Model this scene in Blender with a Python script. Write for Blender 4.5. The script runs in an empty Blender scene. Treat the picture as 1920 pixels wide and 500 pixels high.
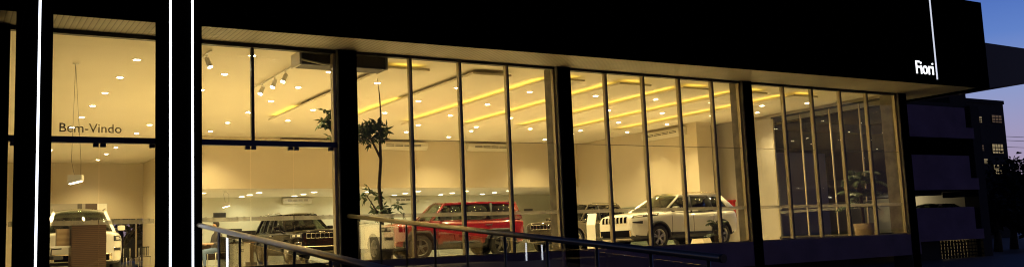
import bpy, bmesh, math, random
from mathutils import Vector, Matrix, Euler
from mathutils.bvhtree import BVHTree
R = math.radians
random.seed(7)
scene = bpy.context.scene
C = scene.collection

# ------------------------------------------------------------------ materials
MATS = {}
def mat(name, col, rough=.5, metal=0., emit=None, es=0., coat=0., ior=1.5, noise=None, bump=0., trans=0.):
    if name in MATS: return MATS[name]
    m = bpy.data.materials.new(name); m.use_nodes = True
    nt = m.node_tree; b = nt.nodes['Principled BSDF']
    b.inputs['Base Color'].default_value = (*col, 1)
    b.inputs['Roughness'].default_value = rough
    b.inputs['Metallic'].default_value = metal
    b.inputs['IOR'].default_value = ior
    if coat: b.inputs['Coat Weight'].default_value = coat; b.inputs['Coat Roughness'].default_value = .03
    if emit:
        b.inputs['Emission Color'].default_value = (*emit, 1); b.inputs['Emission Strength'].default_value = es
    if noise:
        sc, amt = noise
        tc = nt.nodes.new('ShaderNodeTexCoord')
        n = nt.nodes.new('ShaderNodeTexNoise'); n.inputs['Scale'].default_value = sc; n.inputs['Detail'].default_value = 6
        nt.links.new(tc.outputs['Object'], n.inputs['Vector'])
        r = nt.nodes.new('ShaderNodeValToRGB')
        r.color_ramp.elements[0].position = .3; r.color_ramp.elements[1].position = .72
        r.color_ramp.elements[0].color = (*[c*(1-amt) for c in col], 1)
        r.color_ramp.elements[1].color = (*[min(1, c*(1+amt)) for c in col], 1)
        nt.links.new(n.outputs['Fac'], r.inputs['Fac']); nt.links.new(r.outputs['Color'], b.inputs['Base Color'])
        if bump:
            bp = nt.nodes.new('ShaderNodeBump'); bp.inputs['Strength'].default_value = bump; bp.inputs['Distance'].default_value = .01
            nt.links.new(n.outputs['Fac'], bp.inputs['Height']); nt.links.new(bp.outputs['Normal'], b.inputs['Normal'])
    MATS[name] = m
    return m

def glassmat(name, tint=(1, 1, 1), refl=1., diffuse=0., dcol=(.8, .8, .8), ior=1.5):
    m = bpy.data.materials.new(name); m.use_nodes = True
    nt = m.node_tree; nt.nodes.clear()
    out = nt.nodes.new('ShaderNodeOutputMaterial')
    t = nt.nodes.new('ShaderNodeBsdfTransparent'); t.inputs['Color'].default_value = (*tint, 1)
    g = nt.nodes.new('ShaderNodeBsdfGlossy'); g.inputs['Roughness'].default_value = .01
    f = nt.nodes.new('ShaderNodeFresnel'); f.inputs['IOR'].default_value = ior
    mx = nt.nodes.new('ShaderNodeMixShader')
    mul = nt.nodes.new('ShaderNodeMath'); mul.operation = 'MULTIPLY'; mul.inputs[1].default_value = refl
    geo = nt.nodes.new('ShaderNodeNewGeometry'); inv = nt.nodes.new('ShaderNodeMath'); inv.operation = 'SUBTRACT'; inv.inputs[0].default_value = 1.
    nt.links.new(geo.outputs['Backfacing'], inv.inputs[1]); m0 = nt.nodes.new('ShaderNodeMath'); m0.operation = 'MULTIPLY'
    nt.links.new(f.outputs[0], m0.inputs[0]); nt.links.new(inv.outputs[0], m0.inputs[1])
    nt.links.new(m0.outputs[0], mul.inputs[0]); nt.links.new(mul.outputs[0], mx.inputs[0])
    src = t
    if diffuse:
        d = nt.nodes.new('ShaderNodeBsdfDiffuse'); d.inputs['Color'].default_value = (*dcol, 1)
        tl = nt.nodes.new('ShaderNodeBsdfTranslucent'); tl.inputs['Color'].default_value = (*dcol, 1)
        m1 = nt.nodes.new('ShaderNodeMixShader'); m1.inputs[0].default_value = .6
        nt.links.new(d.outputs[0], m1.inputs[1]); nt.links.new(tl.outputs[0], m1.inputs[2])
        m2 = nt.nodes.new('ShaderNodeMixShader'); m2.inputs[0].default_value = diffuse
        nt.links.new(t.outputs[0], m2.inputs[1]); nt.links.new(m1.outputs[0], m2.inputs[2]); src = m2
    nt.links.new(src.outputs[0], mx.inputs[1]); nt.links.new(g.outputs[0], mx.inputs[2])
    nt.links.new(mx.outputs[0], out.inputs['Surface'])
    return m

def wavemat(name, c1, c2, scale, axis='X', rough=.5, dist=0., bump=.3, sharp=.1):
    m = bpy.data.materials.new(name); m.use_nodes = True
    nt = m.node_tree; b = nt.nodes['Principled BSDF']; b.inputs['Roughness'].default_value = rough
    tc = nt.nodes.new('ShaderNodeTexCoord')
    w = nt.nodes.new('ShaderNodeTexWave'); w.bands_direction = axis; w.inputs['Scale'].default_value = scale
    w.inputs['Distortion'].default_value = dist; w.inputs['Detail'].default_value = 3; w.inputs['Detail Scale'].default_value = 1.4
    nt.links.new(tc.outputs['Object'], w.inputs['Vector'])
    r = nt.nodes.new('ShaderNodeValToRGB'); r.color_ramp.elements[0].color = (*c1, 1); r.color_ramp.elements[1].color = (*c2, 1)
    r.color_ramp.elements[0].position = 0; r.color_ramp.elements[1].position = sharp if sharp else 1
    nt.links.new(w.outputs['Fac'], r.inputs['Fac'])
    nz = nt.nodes.new('ShaderNodeTexNoise'); nz.inputs['Scale'].default_value = 1.3; nz.inputs['Detail'].default_value = 5
    nt.links.new(tc.outputs['Object'], nz.inputs['Vector'])
    mix = nt.nodes.new('ShaderNodeMixRGB'); mix.blend_type = 'MULTIPLY'; mix.inputs[0].default_value = .35
    nt.links.new(r.outputs['Color'], mix.inputs[1]); nt.links.new(nz.outputs['Fac'], mix.inputs[2])
    nt.links.new(mix.outputs[0], b.inputs['Base Color'])
    if bump:
        bp = nt.nodes.new('ShaderNodeBump'); bp.inputs['Strength'].default_value = bump; bp.inputs['Distance'].default_value = .01
        nt.links.new(w.outputs['Fac'], bp.inputs['Height']); nt.links.new(bp.outputs['Normal'], b.inputs['Normal'])
    return m

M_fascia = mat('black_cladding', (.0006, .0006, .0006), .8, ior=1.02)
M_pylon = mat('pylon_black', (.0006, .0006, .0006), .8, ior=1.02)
M_wall = mat('cream_wall', (.64, .56, .42), .75, noise=(.5, .04))
M_greenwall = mat('pale_wall', (.72, .70, .55), .75, noise=(.6, .04))
M_ceil = mat('ceiling_white', (.80, .74, .62), .8, noise=(.35, .03))
M_floor = mat('porcelain_floor', (.50, .46, .38), .12, noise=(1.2, .06))
M_conc = mat('concrete', (.17, .15, .115), .8, noise=(3.5, .35), bump=.4)
M_plinth = mat('plinth_paint', (.24, .16, .23), .8, noise=(1.1, .18))
M_soffit = wavemat('soffit_lining', (.34, .30, .24), (.64, .58, .47), 3.3, 'X', .45, 0, .25, .18)
M_alu = mat('anodised_aluminium', (.50, .43, .31), .38, .35)
M_darkframe = mat('dark_frame', (.02, .02, .022), .4)
M_transom = mat('blue_transom', (.03, .03, .10), .4)
M_steel = mat('brushed_steel', (.62, .58, .50), .42, 1.)
M_steeld = mat('dark_steel', (.10, .095, .085), .35, .8)
M_white = mat('white_plastic', (.78, .76, .70), .4)
M_acside = mat('ac_cream', (.70, .66, .56), .45)
M_grey = mat('grey_slot', (.10, .09, .08), .6)
M_black = mat('black_plastic', (.012, .012, .012), .5)
M_rubber = mat('tyre_rubber', (.014, .013, .012), .7)
M_chrome = mat('chrome', (.75, .73, .68), .12, 1.)
M_rim = mat('alloy_rim', (.55, .53, .50), .28, .9)
M_glass = glassmat('window_glass', (.97, .98, .97), 1.0)
M_carglass = glassmat('tinted_car_glass', (.34, .36, .33), 1.0)
M_carglass_l = glassmat('windscreen_glass', (.60, .64, .58), 1.0)
M_frost = glassmat('frosted_film', (.9, .9, .9), .6, .38, (.66, .62, .54))
M_filmtext = mat('film_lettering', (.28, .25, .19), .7)
M_text = mat('grey_lettering', (.22, .19, .14), .7)
M_neon = mat('white_neon', (.9, .9, .9), .4, emit=(.86, .90, 1.), es=3.2)
M_sign = mat('sign_letter', (.9, .9, .9), .4, emit=(.95, .95, 1.), es=1.6)
M_signline = mat('sign_line_light', (.9, .9, .9), .4, emit=(.82, .86, 1.), es=.8)
M_led = mat('led_strip', (.9, .8, .4), .4, emit=(1., .69, .11), es=9.5)
M_lamp = mat('lamp_disc', (1, 1, 1), .4, emit=(1., .86, .60), es=60.)
M_lamplow = mat('lamp_disc_low', (1, 1, 1), .4, emit=(1., .92, .68), es=14.)
M_lamp.cycles.emission_sampling = 'NONE'; M_lamplow.cycles.emission_sampling = 'NONE'
M_trim = mat('light_trim', (.75, .72, .66), .4)
M_wood = wavemat('dark_wood', (.045, .022, .010), (.10, .055, .026), 7., 'Z', .4, 1.6, .05, 1.)
M_lightwood = wavemat('light_wood', (.36, .24, .13), (.46, .33, .19), 2.2, 'Z', .4, 3., .05, 1.)
M_leaf = mat('dark_leaf', (.075, .125, .03), .38, noise=(6, .4))
M_leaf2 = mat('palm_leaf', (.04, .07, .025), .45, noise=(6, .4))
M_bark = mat('bark', (.085, .06, .035), .85, noise=(9, .4), bump=.5)
M_post = mat('neon_glint_post', (.5, .5, .5), .4, .2)  # pale colour stands for neon light reflected in the first post
M_pot = mat('clay_pot', (.30, .22, .14), .7, noise=(5, .2))
M_fabric = mat('black_fabric', (.014, .013, .013), .85)
M_red = mat('red_paint', (.42, .012, .01), .35)
M_skin = mat('skin', (.48, .29, .19), .55)
M_denim = mat('denim', (.10, .15, .26), .85)
M_shirt = mat('dark_shirt', (.05, .045, .045), .85)
M_hair = mat('hair', (.015, .01, .008), .6)
M_park = mat('painted_parapet', (.27, .17, .27), .85, noise=(.8, .22))
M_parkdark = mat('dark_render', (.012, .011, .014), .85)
M_parkin = mat('garage_wall', (.55, .50, .38), .8, noise=(1., .1))
M_tower = mat('tower_render', (.028, .025, .03), .85, noise=(.6, .25))
M_litwin = mat('lit_window', (.5, .45, .3), .5, emit=(1., .76, .36), es=.24)
M_blind = mat('window_bar', (.05, .045, .04), .7)
M_asphalt = mat('asphalt', (.05, .05, .052), .75, noise=(2.5, .3), bump=.3)
M_pave = mat('ramp_paving', (.13, .12, .13), .7, noise=(4, .2))
M_sidelk = mat('side_wall', (.36, .33, .29), .8, noise=(.7, .1))

# ------------------------------------------------------------------ mesh helpers
def bm_new(): return bmesh.new()
def bx(bm, x0, x1, y0, y1, z0, z1, bev=0.):
    v = [bm.verts.new((x, y, z)) for x in (x0, x1) for y in (y0, y1) for z in (z0, z1)]
    fs = [bm.faces.new([v[i] for i in f]) for f in ((0, 1, 3, 2), (4, 6, 7, 5), (0, 4, 5, 1), (2, 3, 7, 6), (0, 2, 6, 4), (1, 5, 7, 3))]
    if bev:
        es = list({e for f in fs for e in f.edges})
        bmesh.ops.bevel(bm, geom=es, offset=bev, segments=2, affect='EDGES', profile=.7)
    return v
def prism(bm, pts, axis, a, b):
    """pts 2D polygon in the plane normal to axis, extruded from a to b."""
    def P(q, t):
        return {'x': (t, q[0], q[1]), 'y': (q[0], t, q[1]), 'z': (q[0], q[1], t)}[axis]
    A = [bm.verts.new(P(q, a)) for q in pts]; B = [bm.verts.new(P(q, b)) for q in pts]
    bm.faces.new(A); bm.faces.new(B[::-1])
    n = len(pts)
    for i in range(n):
        bm.faces.new((A[i], B[i], B[(i+1) % n], A[(i+1) % n]))
def tube(bm, path, rad, seg=8, caps=True):
    path = [Vector(p) for p in path]
    if not hasattr(rad, '__len__'): rad = [rad]*len(path)
    rings = []; up = None
    for i, p in enumerate(path):
        d = (path[min(i+1, len(path)-1)] - path[max(i-1, 0)]).normalized()
        if up is None:
            up = d.orthogonal().normalized()
        up = (up - d*up.dot(d)).normalized(); s = d.cross(up)
        rings.append([bm.verts.new(p + (up*math.cos(2*math.pi*k/seg) + s*math.sin(2*math.pi*k/seg))*rad[i]) for k in range(seg)])
    for a, b in zip(rings, rings[1:]):
        for k in range(seg):
            f = bm.faces.new((a[k], a[(k+1) % seg], b[(k+1) % seg], b[k])); f.smooth = True
    if caps: bm.faces.new(rings[0][::-1]); bm.faces.new(rings[-1])
def lathe(bm, prof, seg=24, axis='z', off=(0, 0, 0), caps=True):
    rings = []
    for r, h in prof:
        ring = []
        for k in range(seg):
            a = 2*math.pi*k/seg; c, s = r*math.cos(a), r*math.sin(a)
            v = (c, s, h) if axis == 'z' else (c, h, s)
            ring.append(bm.verts.new(Vector(v) + Vector(off)))
        rings.append(ring)
    for a, b in zip(rings, rings[1:]):
        for k in range(seg):
            f = bm.faces.new((a[k], a[(k+1) % seg], b[(k+1) % seg], b[k])); f.smooth = True
    for ring, rv in ((rings[0], True), (rings[-1], False)):
        if caps and prof[0 if rv else -1][0] > 1e-3: bm.faces.new(ring[::-1] if rv else ring)
def link(name, me, m, parent=None):
    o = bpy.data.objects.new(name, me); C.objects.link(o)
    if m is not None:
        if isinstance(m, (list, tuple)):
            for q in m: me.materials.append(q)
        else: me.materials.append(m)
    if parent is not None: o.parent = parent
    return o
def obj(name, bm, m, parent=None, merge=False, smooth=False):
    if merge: bmesh.ops.remove_doubles(bm, verts=bm.verts, dist=1e-5)
    bmesh.ops.recalc_face_normals(bm, faces=bm.faces)
    if smooth:
        for f in bm.faces: f.smooth = True
    me = bpy.data.meshes.new(name); bm.to_mesh(me); bm.free()
    return link(name, me, m, parent)
def box(name, dims, m, parent=None, bev=0.):
    bm = bm_new(); bx(bm, *dims, bev); return obj(name, bm, m, parent)
def tag(o, label, cat, group=None, kind=None):
    if label: o['label'] = label
    if cat: o['category'] = cat
    if group: o['group'] = group
    if kind: o['kind'] = kind
    return o
def thing(name, label, cat, loc=(0, 0, 0), rz=0, group=None):
    o = bpy.data.objects.new(name, None); C.objects.link(o)
    o.location = loc; o.rotation_euler = (0, 0, rz); o.empty_display_size = .1
    return tag(o, label, cat, group)
def copy_tree(o, parent=None, loc=None, rz=None, label=None):
    c = o.copy(); C.objects.link(c)
    if parent is not None: c.parent = parent
    if loc is not None: c.location = loc
    if rz is not None: c.rotation_euler = (0, 0, rz)
    if label: c['label'] = label
    for ch in list(o.children): copy_tree(ch, c)
    return c
def text_mesh(name, s, size, m, parent, mtx, ext=.004, font_bold=0.):
    cu = bpy.data.curves.new(name, 'FONT'); cu.body = s; cu.size = size; cu.extrude = ext; cu.offset = font_bold
    cu.resolution_u = 3
    t = bpy.data.objects.new(name, cu); C.objects.link(t)
    dg = bpy.context.evaluated_depsgraph_get()
    me = bpy.data.meshes.new_from_object(t.evaluated_get(dg)); me.name = name
    bpy.data.objects.remove(t); bpy.data.curves.remove(cu)
    me.transform(mtx); me.materials.clear()
    if mtx.determinant() < 0: me.flip_normals()
    return link(name, me, m, parent)
UPRIGHT = Matrix.Rotation(R(90), 4, 'X')          # text plane -> XZ plane, facing -Y
ORD = ['first', 'second', 'third', 'fourth', 'fifth', 'sixth', 'seventh', 'eighth', 'ninth', 'tenth', 'eleventh', 'twelfth']

# ------------------------------------------------------------------ camera
cam = bpy.data.cameras.new('camera'); co = bpy.data.objects.new('camera', cam); C.objects.link(co)
YAW, PITCH, ROLL, FPX = 0.5577, 0.1173, -0.0426, 1727.5
fw = Vector((math.sin(YAW)*math.cos(PITCH), math.cos(YAW)*math.cos(PITCH), math.sin(PITCH)))
rt = Vector((math.cos(YAW), -math.sin(YAW), 0)); up = rt.cross(fw)
c_, s_ = math.cos(ROLL), math.sin(ROLL)
r2 = c_*rt + s_*up; u2 = -s_*rt + c_*up
mw = Matrix((r2, u2, -fw)).transposed().to_4x4(); mw.translation = (0, -18.13, .2508)
co.matrix_world = mw
cam.sensor_fit = 'HORIZONTAL'; cam.sensor_width = 36; cam.lens = FPX/1920*36; cam.clip_end = 3000; cam.clip_start = .1
scene.camera = co

# ------------------------------------------------------------------ world: dusk sky
w = bpy.data.worlds.new('World'); scene.world = w; w.use_nodes = True
nt = w.node_tree; bg = nt.nodes['Background']
sky = nt.nodes.new('ShaderNodeTexSky'); sky.sky_type = 'NISHITA'; sky.sun_disc = False
sky.sun_elevation = R(-2.5); sky.sun_rotation = R(118); sky.altitude = 200; sky.air_density = 1.3; sky.dust_density = 1.0; sky.ozone_density = 2.2
# twilight: the Nishita sky plus a blue-to-pink dusk gradient that fades away from the sunset side
tc = nt.nodes.new('ShaderNodeTexCoord'); sx = nt.nodes.new('ShaderNodeSeparateXYZ'); nt.links.new(tc.outputs['Generated'], sx.inputs[0])
rp = nt.nodes.new('ShaderNodeValToRGB'); nt.links.new(sx.outputs['Z'], rp.inputs['Fac'])
def lin(c): return tuple(((v/255)/12.92 if v/255 <= .04045 else ((v/255+.055)/1.055)**2.4) for v in c)+(1,)
stops = [(0., (182, 150, 164)), (.085, (160, 154, 192)), (.13, (140, 156, 206)), (.18, (96, 130, 202)), (.25, (58, 98, 184)), (.5, (30, 52, 118)), (1., (14, 24, 64))]
el = rp.color_ramp.elements
el[0].position, el[0].color = stops[0][0], lin(stops[0][1]); el[1].position, el[1].color = 1., lin(stops[-1][1])
for p_, c3 in stops[1:-1]:
    e_ = el.new(p_); e_.color = lin(c3)
dt = nt.nodes.new('ShaderNodeVectorMath'); dt.operation = 'DOT_PRODUCT'; nt.links.new(tc.outputs['Generated'], dt.inputs[0]); dt.inputs[1].default_value = (math.sin(R(62)), math.cos(R(62)), 0)
mr = nt.nodes.new('ShaderNodeMapRange'); mr.interpolation_type = 'SMOOTHSTEP'; mr.inputs['From Min'].default_value = .2; mr.inputs['From Max'].default_value = .97; mr.inputs['To Min'].default_value = .15; mr.inputs['To Max'].default_value = .95
nt.links.new(dt.outputs['Value'], mr.inputs['Value'])
mm = nt.nodes.new('ShaderNodeVectorMath'); mm.operation = 'SCALE'; nt.links.new(rp.outputs['Color'], mm.inputs[0]); nt.links.new(mr.outputs['Result'], mm.inputs['Scale'])
bg2 = nt.nodes.new('ShaderNodeBackground'); nt.links.new(mm.outputs[0], bg2.inputs['Color'])
nt.links.new(sky.outputs['Color'], bg.inputs['Color']); bg.inputs['Strength'].default_value = .08
ad = nt.nodes.new('ShaderNodeAddShader'); nt.links.new(bg.outputs[0], ad.inputs[0]); nt.links.new(bg2.outputs[0], ad.inputs[1])
nt.links.new(ad.outputs[0], nt.nodes['World Output'].inputs['Surface'])
vs = scene.view_settings; vs.view_transform = 'Standard'; vs.look = 'None'; vs.exposure = 0; vs.gamma = 1; vs.use_curve_mapping = False
scene.cycles.use_denoising = True; scene.cycles.denoising_prefilter = 'ACCURATE'; scene.cycles.pixel_filter_type = 'BLACKMAN_HARRIS'; scene.cycles.filter_width = 1.1
scene.cycles.max_bounces = 10; scene.cycles.diffuse_bounces = 5; scene.cycles.glossy_bounces = 4
scene.cycles.transparent_max_bounces = 32; scene.cycles.sample_clamp_indirect = 6; scene.cycles.caustics_reflective = False; scene.cycles.caustics_refractive = False
sl = bpy.data.lights.new('sun', 'SUN'); sl.energy = .015; sl.angle = R(3); sl.color = (1, .7, .5)
so = bpy.data.objects.new('sun', sl); C.objects.link(so); so.rotation_euler = (R(88), 0, R(-118+180))

# ------------------------------------------------------------------ ground
GZ = -1.5
bm = bm_new()
gv = [bm.verts.new(q) for q in ((-600, -400, GZ), (900, -400, GZ), (900, 900, GZ), (-600, 900, GZ))]; bm.faces.new(gv)
tag(obj('ground', bm, M_asphalt), None, None, None, 'structure')

# ------------------------------------------------------------------ showroom building
SH = thing('car_showroom', 'long glazed car showroom with black fascia and lit warm interior', 'car showroom')
ZC = 4.54; FZ = -.14          # ceiling and floor heights relative to the sill
bm = bm_new(); bx(bm, -4, 26.14, .1, 30, -.30, FZ); obj('floor', bm, M_floor, SH)
bm = bm_new(); bx(bm, 7.0, 26.15, -.12, .098, -.65, -.005); obj('plinth_beam', bm, M_plinth, SH)
bm = bm_new(); bx(bm, 25.9, 26.16, .1, 14, -.65, -.31); obj('plinth_beam', bm, M_plinth, SH)
bm = bm_new(); bx(bm, -4, 26.2, .0, 30, ZC, ZC+.3); obj('ceiling', bm, M_ceil, SH)
# interior walls
bm = bm_new(); bx(bm, 8.0, 24.6, 15.8, 16.0, 2.62, ZC-.002); obj('bulkhead', bm, M_wall, SH)
bm = bm_new(); bx(bm, 8.0, 27, 16.002, 21.4, 2.62, 2.8); obj('low_ceiling', bm, M_ceil, SH)
bm = bm_new(); bx(bm, 8.0, 27, 21.2, 21.4, FZ, 2.618); obj('back_wall', bm, M_greenwall, SH)
bm = bm_new(); bx(bm, 7.85, 7.998, 15.8, 21.4, 2.62, ZC-.002); bx(bm, 7.85, 7.998, 21.402, 26.5, FZ, ZC-.002); obj('side_wall', bm, M_wall, SH)
bm = bm_new(); bx(bm, -4, 7.85, 26.5, 26.7, 2.05, ZC-.002); obj('back_wall', bm, M_wall, SH)
bm = bm_new(); bx(bm, -4, 6.2, 26.5, 26.7, FZ, 2.048); obj('back_wall', bm, M_wall, SH)
bm = bm_new(); bx(bm, -4.2, -4.0, .1, 30, FZ, ZC-.002); obj('side_wall', bm, M_wall, SH)
bm = bm_new(); prism(bm, [(24.6, 7.95), (25.35, 7.95), (25.35, 16), (24.6, 16)], 'z', FZ, ZC-.002); obj('end_wall', bm, M_wall, SH)
bm = bm_new(); bx(bm, 26.1, 26.3, 6.75, 16, FZ, ZC-.002); bx(bm, 25.352, 26.098, 13, 13.2, FZ, ZC-.002); obj('end_wall', bm, M_sidelk, SH)
box('side_wall', (26.8, 27.0, 16.01, 21.19, FZ, 2.615), M_greenwall, SH)
# back window of the entrance hall
o = box('window', (6.2, 7.85, 26.56, 26.58, .05, 2.04), M_glass, SH)
for xa in (6.2, 7.55): box('mullion', (xa, xa+.05, 26.5, 26.62, 0, 2.048), M_alu, o)
# soffit + fascia
SA, SB = (-6., -.98), (27.5, -1.72)
bm = bm_new(); prism(bm, [(-6, -.98), (27.5, -1.72), (27.5, 6.5), (26.2, 6.5), (26.2, -.0), (-6, -.0)], 'z', 4.42, 4.6); obj('soffit', bm, M_soffit, SH)
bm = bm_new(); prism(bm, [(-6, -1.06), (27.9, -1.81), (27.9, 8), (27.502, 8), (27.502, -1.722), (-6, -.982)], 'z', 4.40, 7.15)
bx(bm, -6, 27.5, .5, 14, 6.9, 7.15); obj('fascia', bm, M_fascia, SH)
# right wing canopy
bm = bm_new(); prism(bm, [(27.902, 4.41), (30.0, 4.68), (33, 5.1), (33, 5.84), (27.902, 5.88)], 'y', -1.74, 3)
obj('wing_canopy', bm, mat('navy_canopy', (.010, .012, .03), .6), SH)
# pillars
for x0, x1, yb in ((.52, .97, .2), (6.99, 7.43, .16), (12.57, 12.98, .42), (18.80, 19.17, .36), (25.66, 26.06, .55)):
    bm = bm_new(); bx(bm, x0, x1, -.12, yb, -1.5, 4.418, .012); obj('pillar', bm, M_conc, SH)
    bm = bm_new(); bx(bm, x0+.03, x1-.005, -.135, -.122, -1.5, 4.41); obj('pillar_shade_front', bm, M_pylon, SH)  # black sheet paints the unlit front face of the concrete pillar
# undercroft below the plinth
bm = bm_new(); bx(bm, 7, 26, 2.5, 2.6, GZ, -.302); obj('undercroft_wall', bm, M_parkdark, SH)

def lettering(parent, x, y, z, s=.115, flip=True):
    """mirrored film lettering as it reads from outside"""
    mt = Matrix.Translation((x, y, z)) @ Matrix.Diagonal((-1 if flip else 1, 1, 1, 1)) @ UPRIGHT
    text_mesh('emblem', 'F', s, M_filmtext, parent, mt, .001)
    return text_mesh('lettering', 'Fiori', s, M_filmtext, parent, mt @ Matrix.Translation((s*1.25, 0, 0)), .001)
def pane(x0, x1, z0=.023, z1=4.36, band=True, joint=True, nm='window', y=0., lets=1):
    o = box(nm, (x0, x1, y+.02, y+.032, z0, z1), M_glass, SH)
    if band:
        box('frosted_band', (x0, x1, y+.036, y+.039, .885, .968), M_frost, o)
        for k in range(lets):
            lettering(o, x0+(x1-x0)*(k+.85)/lets, y+.0345, .900)
    if joint: box('glass_joint', (x0, x1, y+.014, y+.040, 2.555, 2.564), M_grey, o)
    return o
def mull(x, z0=0., z1=4.36, w=.045, d=(-.02, .085), m=None, m2=None):
    o = box('mullion', (x-w*.5, x+w*.5, d[0], d[1], z0, z1), m or M_alu, SH, .004)
    if not m: box('mullion_shade', (x+w*.5-.001, x+w*.5+.022, d[0]-.012, d[1], z0, z1), M_darkframe, o)  # dark strip paints the shaded right side of the mullion
    return o
bays = [(7.43, [8.72, 9.96, 11.22], 12.57), (12.98, [14.12, 15.34, 16.57, 17.76], 18.80), (19.17, [20.54, 21.76, 23.01, 24.25], 25.66)]
for a, ms, b in bays:
    xs = [a]+ms+[b]
    for x0, x1 in zip(xs, xs[1:]): pane(x0+.026, x1-.026)
    for x in ms: mull(x)
    bm = bm_new(); bx(bm, a, b, -.04, .10, 4.36, 4.418); obj('window_head', bm, M_darkframe, SH)
    bm = bm_new(); bx(bm, a, b, -.05, .097, -.004, .022); obj('window_sill', bm, M_steeld, SH)
    for xx in (a+.02, b-.02): box('window_jamb', (xx-.02, xx+.02, -.02, .08, .056, 4.358), M_alu, SH)
# entrance bays
for a, b, ms in ((.97, 3.6, [1.5]), (3.9, 6.99, [5.25])):
    bm = bm_new(); bx(bm, a, b, -.04, .10, 4.34, 4.418); obj('window_head', bm, M_darkframe, SH)
    bm = bm_new(); bx(bm, a, b, -.05, .10, 2.36, 2.47); obj('transom', bm, M_transom, SH)
    xs = [a]+ms+[b]
    for x in ms: mull(x, 2.47, 4.34, .055, m=M_darkframe)
    for x0, x1 in zip(xs, xs[1:]):
        o = pane(x0+.03, x1-.03, 2.47, 4.34, False, False)
        if a < 1 and x0 > 1: text_mesh('lettering', 'Bem-Vindo', .235, M_text, o, Matrix.Translation((1.76, .012, 2.555)) @ UPRIGHT, .002)
box('window_jamb', (6.93, 6.988, -.03, .12, 0, 2.359), M_alu, SH)
bm = bm_new(); bx(bm, 6.93, 6.988, -.03, .12, 2.471, 4.339); obj('window_jamb', bm, M_alu, SH)
for x0, x1 in ((1.0, 1.5), (1.52, 2.43), (2.45, 3.40), (4.0, 5.19), (5.21, 6.06), (6.08, 6.92)):
    o = pane(x0, x1, .03, 2.345, True, False, 'glass_door', 0., 2)
    for xx in (x0+.05, x1-.05):
        box('hinge_clamp', (xx-.045, xx+.045, -.02, .06, 2.29, 2.357), M_transom, o)
        box('hinge_clamp', (xx-.05, xx+.05, 0, .05, .015, .09), M_steel, o)
bm = bm_new(); bx(bm, .97, 6.99, -.06, .098, -.3, .012); obj('threshold', bm, M_steeld, SH)
# side glazing on the right
SX = 26.08
ys = [.55, 1.68, 2.9, 4.17, 5.47, 6.74]
for y0, y1 in zip(ys[:-1], ys[1:-1]):
    o = box('window', (SX, SX+.012, y0+.02, y1-.02, .06, 4.36), M_glass, SH)
    box('frosted_band', (SX+.016, SX+.019, y0+.02, y1-.02, .885, .968), M_frost, o)
for y in ys[1:-1]:
    o = box('mullion', (SX-.022, SX+.03, y-.02, y+.02, 0, 4.36), M_alu, SH, .004)
box('end_wall', (SX-.02, SX+.12, 5.50, 6.745, FZ, 4.418), M_sidelk, SH)
box('window_head', (SX-.06, SX+.07, .56, 5.49, 4.36, 4.418), M_darkframe, SH)
box('window_sill', (SX-.06, SX+.07, .56, 5.49, .001, .056), M_steeld, SH)

# ------------------------------------------------------------------ entrance portal with neon
PO = thing('entrance_portal', 'pair of black portal pylons edged with white neon tubes at the entrance', 'entrance portal', (0, -1.45, GZ))
def pyl(x0, x1, yb):
    bm = bm_new(); bx(bm, x0, x1, 0, yb+1.2, 0, 9.5, .006); return obj('pylon', bm, M_pylon, PO)
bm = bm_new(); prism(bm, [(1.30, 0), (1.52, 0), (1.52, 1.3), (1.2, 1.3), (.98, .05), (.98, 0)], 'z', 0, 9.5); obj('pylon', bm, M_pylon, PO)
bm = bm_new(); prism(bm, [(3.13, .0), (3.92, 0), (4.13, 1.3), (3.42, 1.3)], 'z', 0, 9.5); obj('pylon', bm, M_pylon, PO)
for x in (1.315, 3.375, 3.752):
    bm = bm_new(); tube(bm, [(x, -.035, .05), (x, -.035, 9.4)], .018, 8); obj('neon_tube', bm, M_neon, PO)

# ------------------------------------------------------------------ shop sign
SG = thing('shop_sign', 'glowing white Fiori lettering beside a tall thin light line on the fascia', 'sign', (24.23, -1.74, 4.66))
def fy(x): return -1.06 + (x+6)/(33.9)*(-.75)
o = text_mesh('lettering', 'Fiori', .56, M_sign, SG, Matrix.Translation((0, -.05, 0)) @ UPRIGHT @ Matrix.Scale(.86, 4, (1, 0, 0)), .012, .0)
bm = bm_new(); bx(bm, .993, 1.007, -.08, -.04, -.13, 2.48); obj('light_line', bm, M_signline, SG)

# ------------------------------------------------------------------ ceiling rafts
RAFT0 = [8.80 + 2.30*k for k in range(7)]
rows_y = [3.22, 5.58, 7.97, 10.33]
RZ = 4.405
for k, x0 in enumerate(RAFT0):
    t = thing('ceiling_raft', f'{ORD[k]} dropped ceiling raft with glowing yellow edge, counted from the entrance', 'ceiling raft', (x0, 1.36, RZ), 0, 'dropped ceiling rafts')
    bm = bm_new(); bx(bm, 0, 1.11, 0, 9.2, 0, .035); bx(bm, 0, .012, 0, 9.2, .036, .055); bx(bm, 1.098, 1.11, 0, 9.2, .036, .055); bx(bm, .013, 1.097, 0, .012, .036, .055); obj('panel', bm, M_ceil, t)
    bm = bm_new(); bx(bm, .40, .72, .40, 8.8, .036, .134); obj('spacer', bm, M_ceil, t)
    y0 = {0: 6.8, 1: 4.6}.get(k, .5)
    bm = bm_new(); bx(bm, .06, .09, y0, 8.9, .037, .047); obj('led_strip', bm, M_led, t)
    if k > 1:
        bm = bm_new(); bx(bm, 1.02, 1.05, y0, 8.9, .037, .047); obj('led_strip', bm, M_led, t)
    if k != 1:
        bm = bm_new(); bx(bm, .2, .92, .06, .09, .037, .047); obj('led_strip', bm, M_led, t)

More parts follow.
